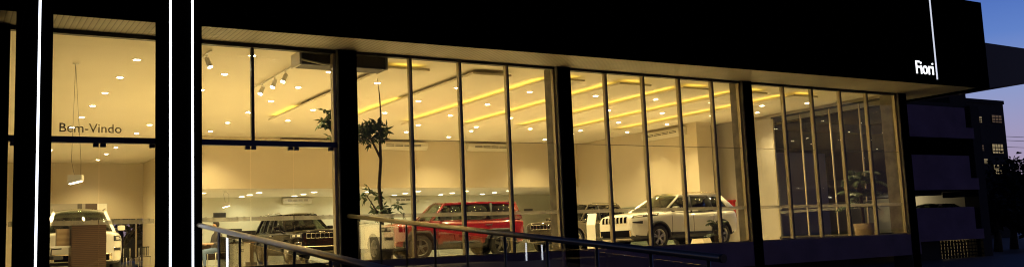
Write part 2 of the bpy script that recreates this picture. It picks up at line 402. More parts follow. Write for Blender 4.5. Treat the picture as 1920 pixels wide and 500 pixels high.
# ------------------------------------------------------------------ downlights
def make_downlight(m, rad=.075):
    t = thing('ceiling_light', 'x', 'ceiling light', (0, 0, 0), 0, None)
    bm = bm_new(); lathe(bm, [(rad+.03, 0), (rad+.03, -.008), (rad, -.012), (rad, -.004)], 20); obj('trim_ring', bm, M_trim, t)
    bm = bm_new(); lathe(bm, [(rad*.98, -.005), (rad*.7, -.016), (0.0001, -.018)], 20); obj('diffuser', bm, m, t)
    return t
DL = make_downlight(M_lamp); used = [False]
LWARM = bpy.data.lights.new('downlight_beam', 'SPOT'); LWARM.energy = 222; LWARM.color = (1, .765, .335); LWARM.spot_size = R(122); LWARM.spot_blend = .8; LWARM.shadow_soft_size = .07
LLOW = bpy.data.lights.new('low_downlight_beam', 'SPOT'); LLOW.energy = 33; LLOW.color = (1, .95, .60); LLOW.spot_size = R(160); LLOW.spot_blend = .9; LLOW.shadow_soft_size = .1
def place_light(proto, flag, lamp, x, y, z, label, group):
    if not flag[0]: o = proto; flag[0] = True
    else: o = copy_tree(proto)
    o.location = (x, y, z); o['label'] = label; o['group'] = group
    l = bpy.data.objects.new('beam', lamp); C.objects.link(l); l.parent = o; l.location = (0, 0, -.035)
for k, x0 in enumerate(RAFT0):
    for j, y in enumerate(rows_y):
        place_light(DL, used, LWARM, x0+.555, y, RZ, f'recessed downlight in the {ORD[k]} ceiling raft, {ORD[j]} from the front glass', 'downlights in the ceiling rafts')
for c, (x, ys_) in enumerate(((3.56, [.65, 2.88, 5.11, 7.44, 9.72, 12.04, 14.45, 18.75, 21.3, 23.8]), (5.72, [1.63, 3.95, 6.25, 8.6, 10.95, 13.28, 15.57, 20.0, 22.45, 24.9]), (7.95, [2.88, 5.17, 7.53, 9.84, 12.22, 14.5]))):
    for j, y in enumerate(ys_):
        place_light(DL, used, LWARM, x, y, ZC, f'recessed downlight in the {ORD[c]} entrance row beside the rafts, {ORD[j]} from the glass', 'downlights over the entrance hall')
for j, (x, y) in enumerate(((14.85, 13.2), (17.24, 14.3), (17.19, 12.37), (21.85, 14.3), (21.9, 12.35))):
    place_light(DL, used, LWARM, x if x < 24 else 23.9, y, ZC, f'recessed downlight near the bulkhead behind the rafts, {ORD[j]} from the left', 'downlights behind the rafts')
DL2 = make_downlight(M_lamplow, .13); used2 = [False]
for c, x in enumerate((8.5, 10.66, 12.91, 15.2, 17.58, 19.95, 22.2)):
    for j, y in enumerate((17.95, 19.25, 20.4)):
        place_light(DL2, used2, LLOW, x, y, 2.62, f'round low-ceiling light under the bulkhead, {ORD[c]} column, {ORD[j]} from the front', 'lights under the low ceiling')
# two lamps on the ceiling by the side glazing
for j, y in enumerate((3.0, 5.27)):
    place_light(DL, used, LWARM, 25.1, y, ZC, f'recessed downlight beside the right side glazing, {ORD[j]} from the front glass', 'downlights by the side glazing')

# ------------------------------------------------------------------ air conditioners
def wall_ac(name, label, loc, rz, w=2.2, h=.32, d=.24):
    t = thing(name, label, 'air conditioner', loc, rz, 'wall air conditioners')
    bm = bm_new(); prism(bm, [(0, 0), (-d*.55, 0), (-d, h*.4), (-d, h*.92), (-d*.9, h), (0, h)], 'x', -w/2, w/2)
    bmesh.ops.bevel(bm, geom=list(bm.edges), offset=.02, segments=2, affect='EDGES'); obj('housing', bm, M_acside, t)
    bm = bm_new()
    n = 4
    for i in range(n):
        x0 = -w/2+.14*w+i*w*.72/n; bx(bm, x0+.02, x0+w*.72/n-.02, -d-.004, -d+.02, h*.42, h*.52)
        bx(bm, x0+.02, x0+w*.72/n-.02, -d-.004, -d+.02, h*.6, h*.68)
    obj('air_outlet', bm, M_grey, t)
    return t
wall_ac('air_conditioner', 'long white air conditioner high on the bulkhead above the potted tree', (15.85, 15.8, 4.14), 0)
wall_ac('air_conditioner', 'long white air conditioner high on the bulkhead above the red car', (19.93, 15.8, 4.15), 0)
wall_ac('air_conditioner', 'white air conditioner on the bulkhead just above the entrance transom', (11.9, 15.8, 4.14), 0)
wall_ac('air_conditioner', 'white air conditioner on the beige side wall above the white car', (24.6, 9.7, 4.10), -math.pi/2, 2.5)
wall_ac('air_conditioner', 'small white split unit on the back wall above the black car', (13.25, 21.2, 2.32), 0, 1.3, .27)
wall_ac('air_conditioner', 'small white split unit on the back wall behind the potted tree', (18.4, 21.2, 2.28), 0, 1.4, .27)
t = thing('ceiling_air_conditioner', 'dark long ceiling air conditioner hung at the glass behind the first pillar', 'air conditioner', (7.28, .42, 4.10))
bm = bm_new(); bx(bm, -.92, .98, -.18, .34, .03, .30, .03); obj('housing', bm, mat('ac_back', (.10, .09, .075), .6), t)
bm = bm_new(); bx(bm, -.98, -.921, -.2, .36, .02, .31, .02); bx(bm, .981, 1.03, -.2, .36, .02, .31, .02); obj('end_cap', bm, M_acside, t)
bm = bm_new(); tube(bm, [(-.95, -.22, .12), (-.5, -.23, .05), (.2, -.23, .03)], .022, 8); obj('pipe', bm, M_acside, t)
for xx in (-.7, .7):
    bm = bm_new(); bx(bm, xx-.02, xx+.02, 0, .04, .30, .4); obj('hanger', bm, M_steeld, t)

# ------------------------------------------------------------------ track lights, pendants
def spot_head(parent, x, y, z, dx, dy):
    bm = bm_new(); tube(bm, [(x, y, z), (x, y, z-.10)], .012, 6)
    a = Vector((x, y, z-.10)); d = Vector((dx, dy, -1)).normalized()
    tube(bm, [a-d*.03, a+d*.19], [.05, .058], 12); h = obj('spot_head', bm, M_white, parent)
    bm = bm_new(); tube(bm, [a+d*.191, a+d*.199], [.05, .045], 12); obj('lens', bm, M_lamp, h)
t = thing('track_light', 'white ceiling track carrying three round spotlights beside the entrance doors', 'track light', (6.82, 0, 4.44))
bm = bm_new(); bx(bm, -.02, .02, 1.9, 5.2, .02, .06); obj('track', bm, M_white, t)
for y in (2.75, 3.55, 4.55): spot_head(t, 0, y, .02, -.5, -.3)
t = thing('track_light', 'single white ceiling spotlight near the left end of the entrance glass', 'track light', (4.72, 1.5, 4.44))
bm = bm_new(); bx(bm, -.02, .02, -.35, .6, .02, .06); obj('track', bm, M_white, t); spot_head(t, 0, 0, .02, .3, -.3)
def pendant(label, x, y, z, zt):
    t = thing('pendant_lamp', label, 'pendant lamp', (x, y, z), R(-20))
    bm = bm_new(); tube(bm, [(0, 0, .2), (-.06, 0, .5), (0, 0, zt-z)], .004, 5); tube(bm, [(.13, 0, .2), (.13, 0, .5), (0, 0, zt-z-.02)], .004, 5); obj('cable', bm, M_steeld, t)
    bm = bm_new(); lathe(bm, [(.06, zt-z), (.06, zt-z-.03)], 14); obj('ceiling_rose', bm, M_white, t)
    bm = bm_new(); prism(bm, [(-.11, 0), (.17, .07), (.17, .19), (-.11, .19)], 'y', -.10, .10); obj('lamp_shade', bm, M_trim, t)
    bm = bm_new(); bm2 = [bm.verts.new(q) for q in ((-.09, -.08, -.003), (.15, -.08, .057), (.15, .08, .057), (-.09, .08, -.003))]; bm.faces.new(bm2)
    obj('diffuser', bm, M_lamplow, t)
pendant('box pendant lamp on thin cables above the reception desk', 2.42, 3.5, 1.88, 4.5)
pendant('tilted white pendant lamp under the low ceiling near the seated person', 9.1, 17, 2.0, 2.62)
for x, z, l in ((9.95, 1.9, 'small dark wall vent left of the black car'), (25.3, 1.8, 'small dark wall vent left of the second pillar')):
    t = thing('wall_vent', l, 'vent', (x, 21.2, z)); box('frame', (-.26, .26, -.03, -.002, -.1, .1), M_grey, t)
    bm = bm_new()
    for i in range(4): bx(bm, -.22, .22, -.045, -.031, -.07+i*.04, -.05+i*.04)
    obj('louvre', bm, M_black, t)

# ------------------------------------------------------------------ cars
def grid_sheet(bm, P, thick):
    """P[i][j] front points with outward normals N -> closed sheet"""
    n, m = len(P), len(P[0])
    F = [[bm.verts.new(P[i][j][0]) for j in range(m)] for i in range(n)]
    B = [[bm.verts.new(P[i][j][0]-P[i][j][1]*thick) for j in range(m)] for i in range(n)]
    for i in range(n-1):
        for j in range(m-1):
            f = bm.faces.new((F[i][j], F[i+1][j], F[i+1][j+1], F[i][j+1])); f.smooth = True
            bm.faces.new((B[i][j], B[i][j+1], B[i+1][j+1], B[i+1][j]))
    for i in range(n-1):
        bm.faces.new((F[i][0], B[i][0], B[i+1][0], F[i+1][0])); bm.faces.new((F[i][m-1], F[i+1][m-1], B[i+1][m-1], B[i][m-1]))
    for j in range(m-1):
        bm.faces.new((F[0][j], F[0][j+1], B[0][j+1], B[0][j])); bm.faces.new((F[n-1][j], B[n-1][j], B[n-1][j+1], F[n-1][j+1]))
def patch(bm, bvh, quad, d, n=5, m=5, eps=.006, thick=.02):
    d = Vector(d).normalized(); q = [Vector(v) for v in quad]
    P = []
    for i in range(n):
        row = []
        for j in range(m):
            u, v = i/(n-1), j/(m-1)
            o = (q[0]*(1-u)+q[1]*u)*(1-v) + (q[3]*(1-u)+q[2]*u)*v
            hit = bvh.ray_cast(o, d, 3.)
            row.append(hit[0]-d*eps if hit[0] is not None else None)
        P.append(row)
    flat = [p for r in P for p in r if p is not None]
    if not flat: return
    for i in range(n):
        for j in range(m):
            if P[i][j] is None:
                u, v = i/(n-1), j/(m-1); o = (q[0]*(1-u)+q[1]*u)*(1-v) + (q[3]*(1-u)+q[2]*u)*v
                near = min(flat, key=lambda p: ((p-o)-d*((p-o).dot(d))).length)
                P[i][j] = o + d*((near-o).dot(d))
    grid_sheet(bm, [[(p, -d) for p in r] for r in P], thick)
def pane_quad(bm, a, b, c, d, thick=.012, off=0., bulge=0., n=4):
    """quad with optional horizontal bulge; thickness inwards of normal"""
    a, b, c, d = map(Vector, (a, b, c, d)); nrm = (b-a).cross(d-a).normalized()
    P = []
    for i in range(n):
        u = i/(n-1); row = []
        for j in range(n):
            v = j/(n-1); p = (a*(1-u)+b*u)*(1-v)+(d*(1-u)+c*u)*v
            row.append((p+nrm*(off+bulge*(1-(2*u-1)**2)), nrm))
        P.append(row)
    grid_sheet(bm, P, thick)
def ringpts(st):
    x, zb, zt, hm, ht = st
    zm = zb+(zt-zb)*.52
    half = [(0, zb), (hm*.62, zb), (hm*.93, zb+.015), (hm*.985, zb+.13), (hm, zm), (hm*.985, zt-.13), ((hm*.35+ht*.65), zt-.025), (ht*.72, zt+.012), (0, zt+.03)]
    L = [(x, y, z) for y, z in half]; Rr = [(x, -y, z) for y, z in half[1:-1]][::-1]
    return L+Rr
def make_car(spec, paint, label, loc, rz, group=None, name='suv'):
    t = thing(name, label, 'car', loc, rz, group)
    fx, rx, wr = spec['fx'], spec['rx'], spec['wr']
    bm = bm_new()
    rings = [[bm.verts.new(p) for p in ringpts(s)] for s in spec['st']]
    n = len(rings[0])
    for a, b in zip(rings, rings[1:]):
        for k in range(n): bm.faces.new((a[k], a[(k+1) % n], b[(k+1) % n], b[k]))
    for ring in (rings[0], rings[-1]):
        # cap as strips between left and right halves
        for k in range(0, n//2):
            a, b, c_, d = ring[k], ring[k+1], ring[(n-k-1) % n], ring[(n-k) % n]
            vs_ = []
            for v in (a, b, c_, d):
                if v not in vs_: vs_.append(v)
            if len(vs_) >= 3: bm.faces.new(vs_)
    bmesh.ops.recalc_face_normals(bm, faces=bm.faces)
    me = bpy.data.meshes.new('body_cage'); bm.to_mesh(me); bm.free()
    tmp = bpy.data.objects.new('tmp_body', me); C.objects.link(tmp)
    ms = tmp.modifiers.new('s', 'SUBSURF'); ms.levels = 2; ms.render_levels = 2
    cutters = []
    for x in (fx, rx):
        for s in (1, -1):
            bm = bm_new()
            ar = spec.get('arch', wr+.055)
            y0, y1 = (.52, 1.3) if s > 0 else (-1.3, -.52)
            if spec.get('square'):
                pts = [(x-ar-.06, wr-.45), (x-ar-.04, wr+ar*.35), (x-ar*.62, wr+ar), (x+ar*.62, wr+ar), (x+ar+.04, wr+ar*.35), (x+ar+.06, wr-.45)]
            else:
                pts = [(x+ar*math.cos(R(a)), wr+.01+ar*math.sin(R(a))) for a in range(200, -21, -11)]+[(x+ar*.95, wr-.6), (x-ar*.95, wr-.6)]
            prism(bm, pts, 'y', y0, y1); bmesh.ops.recalc_face_normals(bm, faces=bm.faces)
            mc = bpy.data.meshes.new('cut'); bm.to_mesh(mc); bm.free()
            oc = bpy.data.objects.new('cut', mc); C.objects.link(oc); cutters.append(oc)
            mb = tmp.modifiers.new('b', 'BOOLEAN'); mb.object = oc; mb.operation = 'DIFFERENCE'; mb.solver = 'EXACT'
    dg = bpy.context.evaluated_depsgraph_get()
    me2 = bpy.data.meshes.new_from_object(tmp.evaluated_get(dg)); me2.name = 'body'
    for oc in cutters: bpy.data.objects.remove(oc)
    bpy.data.objects.remove(tmp)
    me2.materials.clear()
    ar = spec.get('arch', wr+.055)
    for p in me2.polygons:
        c = p.center; p.use_smooth = True; p.material_index = 0
        inarch = any(((c.x-x)**2+(c.z-wr)**2)**.5 < ar*1.13 and abs(c.y) < .89 and p.area > 0 and abs(p.normal.y) < .6 and c.z < wr+ar*1.02 for x in (fx, rx))
        wall = any(abs(c.x-x) < ar*1.1 and abs(c.y) < .6 and c.z < wr+ar for x in (fx, rx)) and abs(p.normal.y) > .8
        if wall or inarch or (c.z < spec.get('clad', .36)): p.material_index = 1; p.use_smooth = not (wall or inarch)
    body = link('body', me2, [paint, M_black], t)
    bvh = BVHTree.FromPolygons([v.co.copy() for v in me2.vertices], [tuple(p.vertices) for p in me2.polygons])
    # greenhouse -----------------------------------------------------------
    gb, gt = spec['gb'], spec['gt']            # x of A,B,C,D at belt / roof
    zb, zr = spec['belt'], spec['roof']; yb, yt = spec['yb'], spec['yt']
    def S(s, i, v):                             # side point at pillar i, height fraction v
        x = gb[i]*(1-v)+gt[i]*v; bz = zb[i] if hasattr(zb, '__len__') else zb
        y = yb*(1-v)+yt*v; 
        if i == 0: y -= .03
        if i == 3: y -= .06
        return Vector((x, s*y, bz*(1-v)+(zr-.03)*v))
    bm = bm_new()
    # roof skin
    NX, NY = 10, 9; P = []
    for i in range(NX):
        row = []; u = i/(NX-1)
        for j in range(NY):
            v = 2*j/(NY-1)-1
            x = gt[0]+.04+(gt[3]-.03-gt[0]-.04)*u
            yy = v*(yt+.012-.05*max(0, u-.75)*2)
            z = zr + .03*(1-v*v) - .045*(abs(2*u-.9))**3*(1 if u > .45 else .8) - .015*v**6
            x += .07*(1-v*v)*(1 if u < .01 else 0)
            row.append((Vector((x, yy, z)), Vector((0, 0, 1))))
        P.append(row)
    grid_sheet(bm, P, .05)
    for s in (1, -1):
        def strip(p0, p1, w0, w1, thick=.05):
            d = Vector((1, 0, 0)); a0, b0 = p0-d*w0, p0+d*w0; a1, b1 = p1-d*w1, p1+d*w1
            if s > 0: pane_quad(bm, b0, a0, a1, b1, thick, .012, 0, 2)
            else: pane_quad(bm, a0, b0, b1, a1, thick, .012, 0, 2)
        strip(S(s, 0, 0), S(s, 0, 1), .055, .05, .07)
        if not spec.get('blackB', True): strip(S(s, 1, 0), S(s, 1, 1), .045, .04)
        e0, e1 = S(s, 3, 0), S(s, 3, 1)
        strip(e0+(e0-e1)*.08+Vector((spec.get('dp', .10)*.9-.04, s*.02, 0)), e1+Vector((spec.get('dp', .10)*.5, 0, 0)), spec.get('dp', .10), spec.get('dp', .10)*.8, .06)
        # cant rail
        a, b = S(s, 0, 1), S(s, 3, 1)
        tube(bm, [a, a.lerp(b, .5)+Vector((0, s*.012, .012)), b], .032, 6)
        a, b = S(s, 0, 0)+Vector((0, 0, -.012)), S(s, 3, 0)+Vector((0, 0, -.012))
        tube(bm, [a-Vector((0, s*.01, .02)), b-Vector((0, s*.01, .02))], .045, 8)
    obj('roof', bm, paint, t)
    bm = bm_new()
    for s in (1, -1):
        for i in (1, 2):
            d = Vector((1, 0, 0)); p0, p1 = S(s, i, 0), S(s, i, 1)
            q = (p0+d*.04, p0-d*.04, p1-d*.035, p1+d*.035) if s > 0 else (p0-d*.04, p0+d*.04, p1+d*.035, p1-d*.035)
            pane_quad(bm, *q, .03, .008, 0, 2)
    obj('door_pillar', bm, M_black, t)
    for i in range(3):
        for s in (1, -1):
            bm = bm_new(); a, b, c, d = S(s, i, 0), S(s, i+1, 0), S(s, i+1, 1), S(s, i, 1)
            if s > 0: pane_quad(bm, a, b, c, d, .008, 0, 0, 3)
            else: pane_quad(bm, b, a, d, c, .008, 0, 0, 3)
            obj('window', bm, M_carglass_l if i == 0 else M_carglass, t)
    bm = bm_new(); pane_quad(bm, S(-1, 0, .0), S(1, 0, 0), S(1, 0, 1), S(-1, 0, 1), .01, .0, .10, 7); obj('windshield', bm, M_carglass_l, t)
    bm = bm_new(); pane_quad(bm, S(1, 3, 0), S(-1, 3, 0), S(-1, 3, 1), S(1, 3, 1), .01, 0, .05, 5); obj('rear_window', bm, M_carglass, t)
    # seats
    zs = (zb[0] if hasattr(zb, '__len__') else zb)
    for x, w in ((gb[1]+.32, .25), (gb[2]+.12, .25)):
        for s in (1, -1):
            bm = bm_new(); bx(bm, x-.12, x, s*.38-w, s*.38+w, zs-.03, zs+.24, .04); bx(bm, x-.14, x-.05, s*.38-.13, s*.38+.13, zs+.26, zs+.42, .04); obj('seat', bm, M_fabric, t)
    # roof rails
    if spec.get('rails', True):
        for s in (1, -1):
            bm = bm_new(); y = s*(yt-.03); x0, x1 = gt[0]-.15, gt[3]+.12
            tube(bm, [(x0, y, zr-.0), (x0-.10, y, zr+.055), (x1+.1, y, zr+.055), (x1, y, zr-.01)], .018, 6); obj('roof_rail', bm, spec.get('railm', M_steel), t)
    # mirrors, handles, door seams
    for s in (1, -1):
        bm = bm_new(); x = gb[0]-.32; y = s*(yb+.15)
        bx(bm, x-.07, x+.06, y-.10, y+.09, zs+.03, zs+.16, .045); m_ = obj('mirror', bm, spec.get('mirrorm', paint), t)
        bm = bm_new(); bx(bm, x-.03, x+.03, min(s*(yb-.06), s*(yb+.06)), max(s*(yb-.06), s*(yb+.06)), zs+.0, zs+.05); obj('mirror_arm', bm, M_black, m_)
        for xh in (gb[1]+.17, gb[2]+.13):
            bm = bm_new(); patch(bm, bvh, [(xh-.11, s*1.5, zs-.17), (xh+.11, s*1.5, zs-.17), (xh+.11, s*1.5, zs-.14), (xh-.11, s*1.5, zs-.14)], (0, -s, 0), 3, 2, .03, .035)
            obj('door_handle', bm, spec.get('handlem', paint), t)
        bm = bm_new()
        for x0, x1 in ((gb[0]-.22, fx-ar-.10), (gb[1], gb[1]+.02), (gb[2]-.02, rx+ar+.06 if not spec.get('square') else rx+ar+.08)):
            patch(bm, bvh, [(x1-.007, s*1.5, .46), (x1+.007, s*1.5, .46), (x0+.007, s*1.5, zs-.03), (x0-.007, s*1.5, zs-.03)], (0, -s, 0), 2, 9, .004, .01)
        obj('door_seam', bm, M_black, t)
        # cladding along the sill and wheel arch lips
        bm = bm_new(); patch(bm, bvh, [(fx-ar-.04, s*1.5, .30), (rx+ar+.04, s*1.5, .30), (rx+ar+.04, s*1.5, spec.get('sill', .42)), (fx-ar-.04, s*1.5, spec.get('sill', .42))], (0, -s, 0), 8, 3, .012, .03)
        obj('sill_cladding', bm, M_black, t)
        if spec.get('flare'):
            for x in (fx, rx):
                bm = bm_new()
                ang = [R(a) for a in range(180, -1, -12)]
                if spec.get('square'):
                    pa = [(x-ar-.05, wr+.02), (x-ar-.04, wr+ar*.35), (x-ar*.62, wr+ar), (x+ar*.62, wr+ar), (x+ar+.04, wr+ar*.35), (x+ar+.05, wr+.02)]
                else: pa = [(x+ar*math.cos(a), wr+.01+ar*math.sin(a)) for a in ang]
                P = []
                for (px, pz) in pa:
                    row = []
                    dd = Vector((px-x, 0, pz-wr)).normalized()
                    for e in (-.012, spec['flare']):
                        q = Vector((px, s*1.6, pz))+dd*e
                        h = bvh.ray_cast(q, Vector((0, -s, 0)), 1.)
                        row.append(((h[0] if h[0] is not None else Vector((q.x, s*.93, q.z)))+Vector((0, s*.012, 0)), Vector((0, s, 0))))
                    if row[0][0].y*s < .8: row[0] = (Vector((row[0][0].x, row[1][0].y, row[0][0].z)), row[0][1])
                    P.append(row)
                grid_sheet(bm, P, .05); obj('arch_flare', bm, spec.get('flarem', M_black), t)
    # wheels
    for x in (fx, rx):
        for s in (1, -1):
            yc = s*spec['track']; bm = bm_new(); tw = .115
            lathe(bm, [(wr*.66, -tw), (wr*.9, -tw*1.02), (wr*.985, -tw*.8), (wr, -tw*.4), (wr, tw*.4), (wr*.985, tw*.8), (wr*.9, tw*1.02), (wr*.66, tw)], 32, 'y', (x, yc, wr), False)
            wl = obj('wheel', bm, M_rubber, t)
            bm = bm_new(); fo = yc+s*tw*.86; rr = wr*.70
            lathe(bm, [(rr*.86, fo-s*.07-yc), (rr*.87, fo-yc), (rr, fo+s*.012-yc), (rr, fo-s*.02-yc)], 32, 'y', (x, yc, wr), False)
            ns = spec.get('spokes', 7)
            for k in range(ns):
                a = 2*math.pi*(k+.25)/ns; ca, sa = math.cos(a), math.sin(a)
                for sp in ((-.16, .16) if spec.get('split', True) else (0,)):
                    ca2, sa2 = math.cos(a+sp), math.sin(a+sp); wd = .016 if spec.get('split', True) else .034
                    p0 = Vector((x+ca*.03, fo, wr+sa*.03)); p1 = Vector((x+ca2*rr*.93, fo-s*.004, wr+sa2*rr*.93)); nn = Vector((-sa2, 0, ca2))*wd
                    e = Vector((0, -s*.04, 0))
                    v = [bm.verts.new(q) for q in (p0-nn, p0+nn, p1+nn, p1-nn, p0-nn+e, p0+nn+e, p1+nn+e, p1-nn+e)]
                    for f in ((0, 1, 2, 3), (7, 6, 5, 4), (0, 4, 5, 1), (1, 5, 6, 2), (2, 6, 7, 3), (3, 7, 4, 0)): bm.faces.new([v[i] for i in f])
            lathe(bm, [(.0001, fo+s*.01-yc), (.055, fo+s*.008-yc), (.06, fo-s*.03-yc)], 16, 'y', (x, yc, wr))
            obj('rim', bm, spec.get('rimm', M_rim), wl)
            bm = bm_new(); lathe(bm, [(rr*.85, fo-s*.075-yc), (.0001, fo-s*.075-yc)], 24, 'y', (x, yc, wr), False); obj('brake_disc', bm, M_black, wl)
    # nose ------------------------------------------------------------------
    nx = spec['st'][0][0]+1.
    def fpatch(name, m, y0, y1, z0, z1, eps=.008, thick=.03, n=5, mm=4, skew=0., parent=None):
        bm = bm_new(); patch(bm, bvh, [(nx, y0, z0), (nx, y1, z0), (nx, y1, z1), (nx, y0, z1)], (-1, 0, 0), n, mm, eps, thick)
        return obj(name, bm, m, parent or t)
    spec['nose'](fpatch, bvh, t, nx)
    # tail
    for s in (1, -1):
        bm = bm_new(); z0, z1 = spec.get('tl', (.88, 1.08)); xr = spec['st'][-1][0]-.6
        d = Vector((.8, -s*.6, 0)); o0 = Vector((xr, s*1.15, 0))
        tan = Vector((.6*s, .8, 0))
        patch(bm, bvh, [o0+tan*(-.22)+Vector((0, 0, z0)), o0+tan*.16+Vector((0, 0, z0)), o0+tan*.16+Vector((0, 0, z1)), o0+tan*(-.22)+Vector((0, 0, z1))], d, 6, 4, .01, .03)
        obj('tail_lamp', bm, M_tail, t)
    return t
M_tail = mat('tail_lamp_red', (.35, .01, .01), .2, coat=.6)
M_headlamp = mat('headlamp_clear', (.80, .78, .72), .08, .45, coat=1.)
M_drl = mat('headlamp_bezel', (.05, .05, .05), .15, coat=1.)
M_gold = mat('satin_trim', (.72, .62, .44), .25, .9)
M_plate = mat('grey_plate', (.22, .21, .2), .6)

M_slot = mat('slot_black', (.004, .004, .004), .9, ior=1.08)
def grille(fp, n, y, z0, z1, frame, gap=.74, eps=.01, fw_=.42):
    g = None
    w = 2*y/n
    for k in range(n):
        yc = -y+w*(k+.5)
        f = fp('grille', frame, yc-w*fw_, yc+w*fw_, z0, z1, eps, .03, 4, 6)
        fp('grille_slot', M_slot, yc-w*fw_*gap, yc+w*fw_*gap, z0+.012, z1-.012, eps+.006, .02, 4, 6, parent=f)
def side_lamp(bvh, t, name, m, s, nx, y0, y1, z0, z1, ang=.5, eps=.01, z0b=None, z1b=None, parent=None):
    d = Vector((-math.cos(ang), -s*math.sin(ang), 0)); tan = Vector((-math.sin(ang)*s*1., math.cos(ang), 0))*s
    # corners located by lateral position on a plane well in front
    o = -d*1.2 + Vector((nx-1.35, s*.62, 0))
    bm = bm_new()
    a, b = o+tan*y0, o+tan*y1
    z0b = z0 if z0b is None else z0b; z1b = z1 if z1b is None else z1b
    patch(bm, bvh, [a+Vector((0, 0, z0)), b+Vector((0, 0, z0b)), b+Vector((0, 0, z1b)), a+Vector((0, 0, z1))], d, 13, 7, eps+.004, .03)
    return obj(name, bm, m, parent or t)

def nose_gc(fp, bvh, t, nx):
    grille(fp, 7, .56, .82, 1.0, M_chrome)
    for s in (1, -1):
        h = side_lamp(bvh, t, 'headlight', M_drl, s, nx, -.06, .36, .85, .99, .45, .006)
        side_lamp(bvh, t, 'lens', M_headlamp, s, nx, -.01, .10, .885, .955, .45, .012, parent=h)
        side_lamp(bvh, t, 'lens', M_headlamp, s, nx, .17, .28, .885, .955, .45, .012, parent=h)
        f = side_lamp(bvh, t, 'fog_lamp', M_chrome, s, nx, -.04, .20, .60, .70, .4, .006)
        side_lamp(bvh, t, 'lens', M_black, s, nx, -.01, .17, .615, .685, .4, .012, parent=f)
    f = fp('bumper_trim', M_gold, -.68, .68, .36, .56, .006, .03, 9, 4)
    fp('air_intake', M_slot, -.62, .62, .385, .535, .012, .03, 9, 4, parent=f)
    fp('emblem', M_chrome, -.10, .10, 1.02, 1.045, .006, .02, 3, 2)
def nose_ck(fp, bvh, t, nx):
    grille(fp, 7, .56, .80, 1.0, mat('grille_frame_grey', (.55, .53, .5), .35), .66)  # light grey frames around the dark grille slots
    for s in (1, -1):
        h = side_lamp(bvh, t, 'headlight', M_drl, s, nx, -.06, .50, .94, 1.01, .45, .006, 1.0, 1.08)
        side_lamp(bvh, t, 'lens', M_headlamp, s, nx, .0, .20, .955, .985, .45, .013, .975, 1.02, parent=h)
        side_lamp(bvh, t, 'fog_lamp', M_black, s, nx, -.02, .22, .805, .835, .42, .006, .775, .855)
        side_lamp(bvh, t, 'bumper_trim', M_gold, s, nx, -.10, -.055, .42, .58, .35, .014)
    fp('air_intake', M_slot, -.66, .66, .40, .60, .008, .03, 9, 4)
    fp('skid_plate', M_steel, -.62, .62, .30, .36, .02, .03, 9, 3)
def nose_rg(fp, bvh, t, nx):
    grille(fp, 7, .42, .84, .98, M_black, .7)
    for s in (1, -1):
        h = fp('headlight', M_drl, min(s*.50, s*.72), max(s*.50, s*.72), .82, 1.0, .008, .03, 5, 5)
        fp('lens', M_headlamp, min(s*.53, s*.69), max(s*.53, s*.69), .845, .975, .014, .02, 4, 4, parent=h)
    fp('air_intake', M_slot, -.7, .7, .36, .62, .008, .03, 9, 4)

SPEC_GC = dict(fx=1.457, rx=-1.457, wr=.385, track=.81, arch=.44, clad=.37, sill=.40,
    st=[(2.40, .46, 1.03, .70, .62), (2.37, .38, 1.08, .80, .70), (2.22, .30, 1.10, .91, .78), (1.75, .27, 1.12, .955, .80), (1.1, .27, 1.13, .965, .82), (.8, .27, 1.14, .965, .84),
        (0, .27, 1.10, .965, .88), (-1.2, .27, 1.12, .965, .88), (-2.0, .30, 1.14, .95, .86), (-2.33, .38, 1.13, .89, .80), (-2.43, .48, 1.08, .80, .70)],
    gb=(.98, -.22, -1.2, -2.22), gt=(.22, -.36, -1.25, -1.95), belt=(1.13, 1.11, 1.13, 1.15), roof=1.73, yb=.86, yt=.67, nose=nose_gc, spokes=5, split=True, railm=M_chrome, handlem=M_chrome)
SPEC_CK = dict(fx=1.35, rx=-1.35, wr=.365, track=.80, arch=.425, clad=.44, sill=.50, flare=.05,
    st=[(2.30, .44, .90, .60, .50), (2.27, .34, 1.0, .72, .60), (2.10, .27, 1.06, .86, .70), (1.6, .26, 1.10, .92, .76), (1.0, .26, 1.13, .93, .80), (.7, .26, 1.14, .93, .82),
        (0, .26, 1.06, .93, .86), (-1.1, .26, 1.10, .93, .86), (-1.8, .30, 1.14, .92, .83), (-2.15, .40, 1.14, .85, .76), (-2.28, .50, 1.08, .76, .64)],
    gb=(1.0, -.12, -1.05, -2.08), gt=(.15, -.28, -1.12, -1.72), belt=(1.10, 1.07, 1.11, 1.18), roof=1.63, yb=.83, yt=.62, nose=nose_ck, spokes=5, split=True, dp=.15, railm=M_gold)
SPEC_RG = dict(fx=1.285, rx=-1.285, wr=.36, track=.79, arch=.42, square=True, clad=.42, sill=.50, flare=.07, mirrorm=M_black, handlem=M_black,
    st=[(2.06, .42, .98, .70, .62), (2.04, .34, 1.04, .80, .72), (1.92, .28, 1.08, .88, .78), (1.5, .27, 1.10, .90, .80), (1.0, .27, 1.12, .90, .82), (.75, .27, 1.13, .90, .82),
        (0, .27, 1.11, .905, .85), (-1.1, .27, 1.11, .905, .85), (-1.8, .30, 1.12, .90, .84), (-2.05, .38, 1.12, .86, .80), (-2.12, .46, 1.08, .80, .74)],
    gb=(.92, -.12, -1.02, -1.98), gt=(.42, -.20, -1.05, -1.86), belt=(1.11, 1.11, 1.12, 1.16), roof=1.66, yb=.83, yt=.69, nose=nose_rg, spokes=5, split=False, dp=.16, rails=False, tl=(.92, 1.1), rimm=mat('dark_rim', (.16, .155, .15), .3, .8))
import copy as _c
SPEC_SEDAN = _c.copy(SPEC_CK); SPEC_SEDAN.update(roof=1.42, belt=(1.0, .98, 1.0, 1.04), rails=False, clad=.26, sill=.3, flare=None,
    st=[(a, b, c-.10, d, e) for a, b, c, d, e in SPEC_CK['st']], gt=(.10, -.28, -1.05, -1.35), nose=nose_rg)

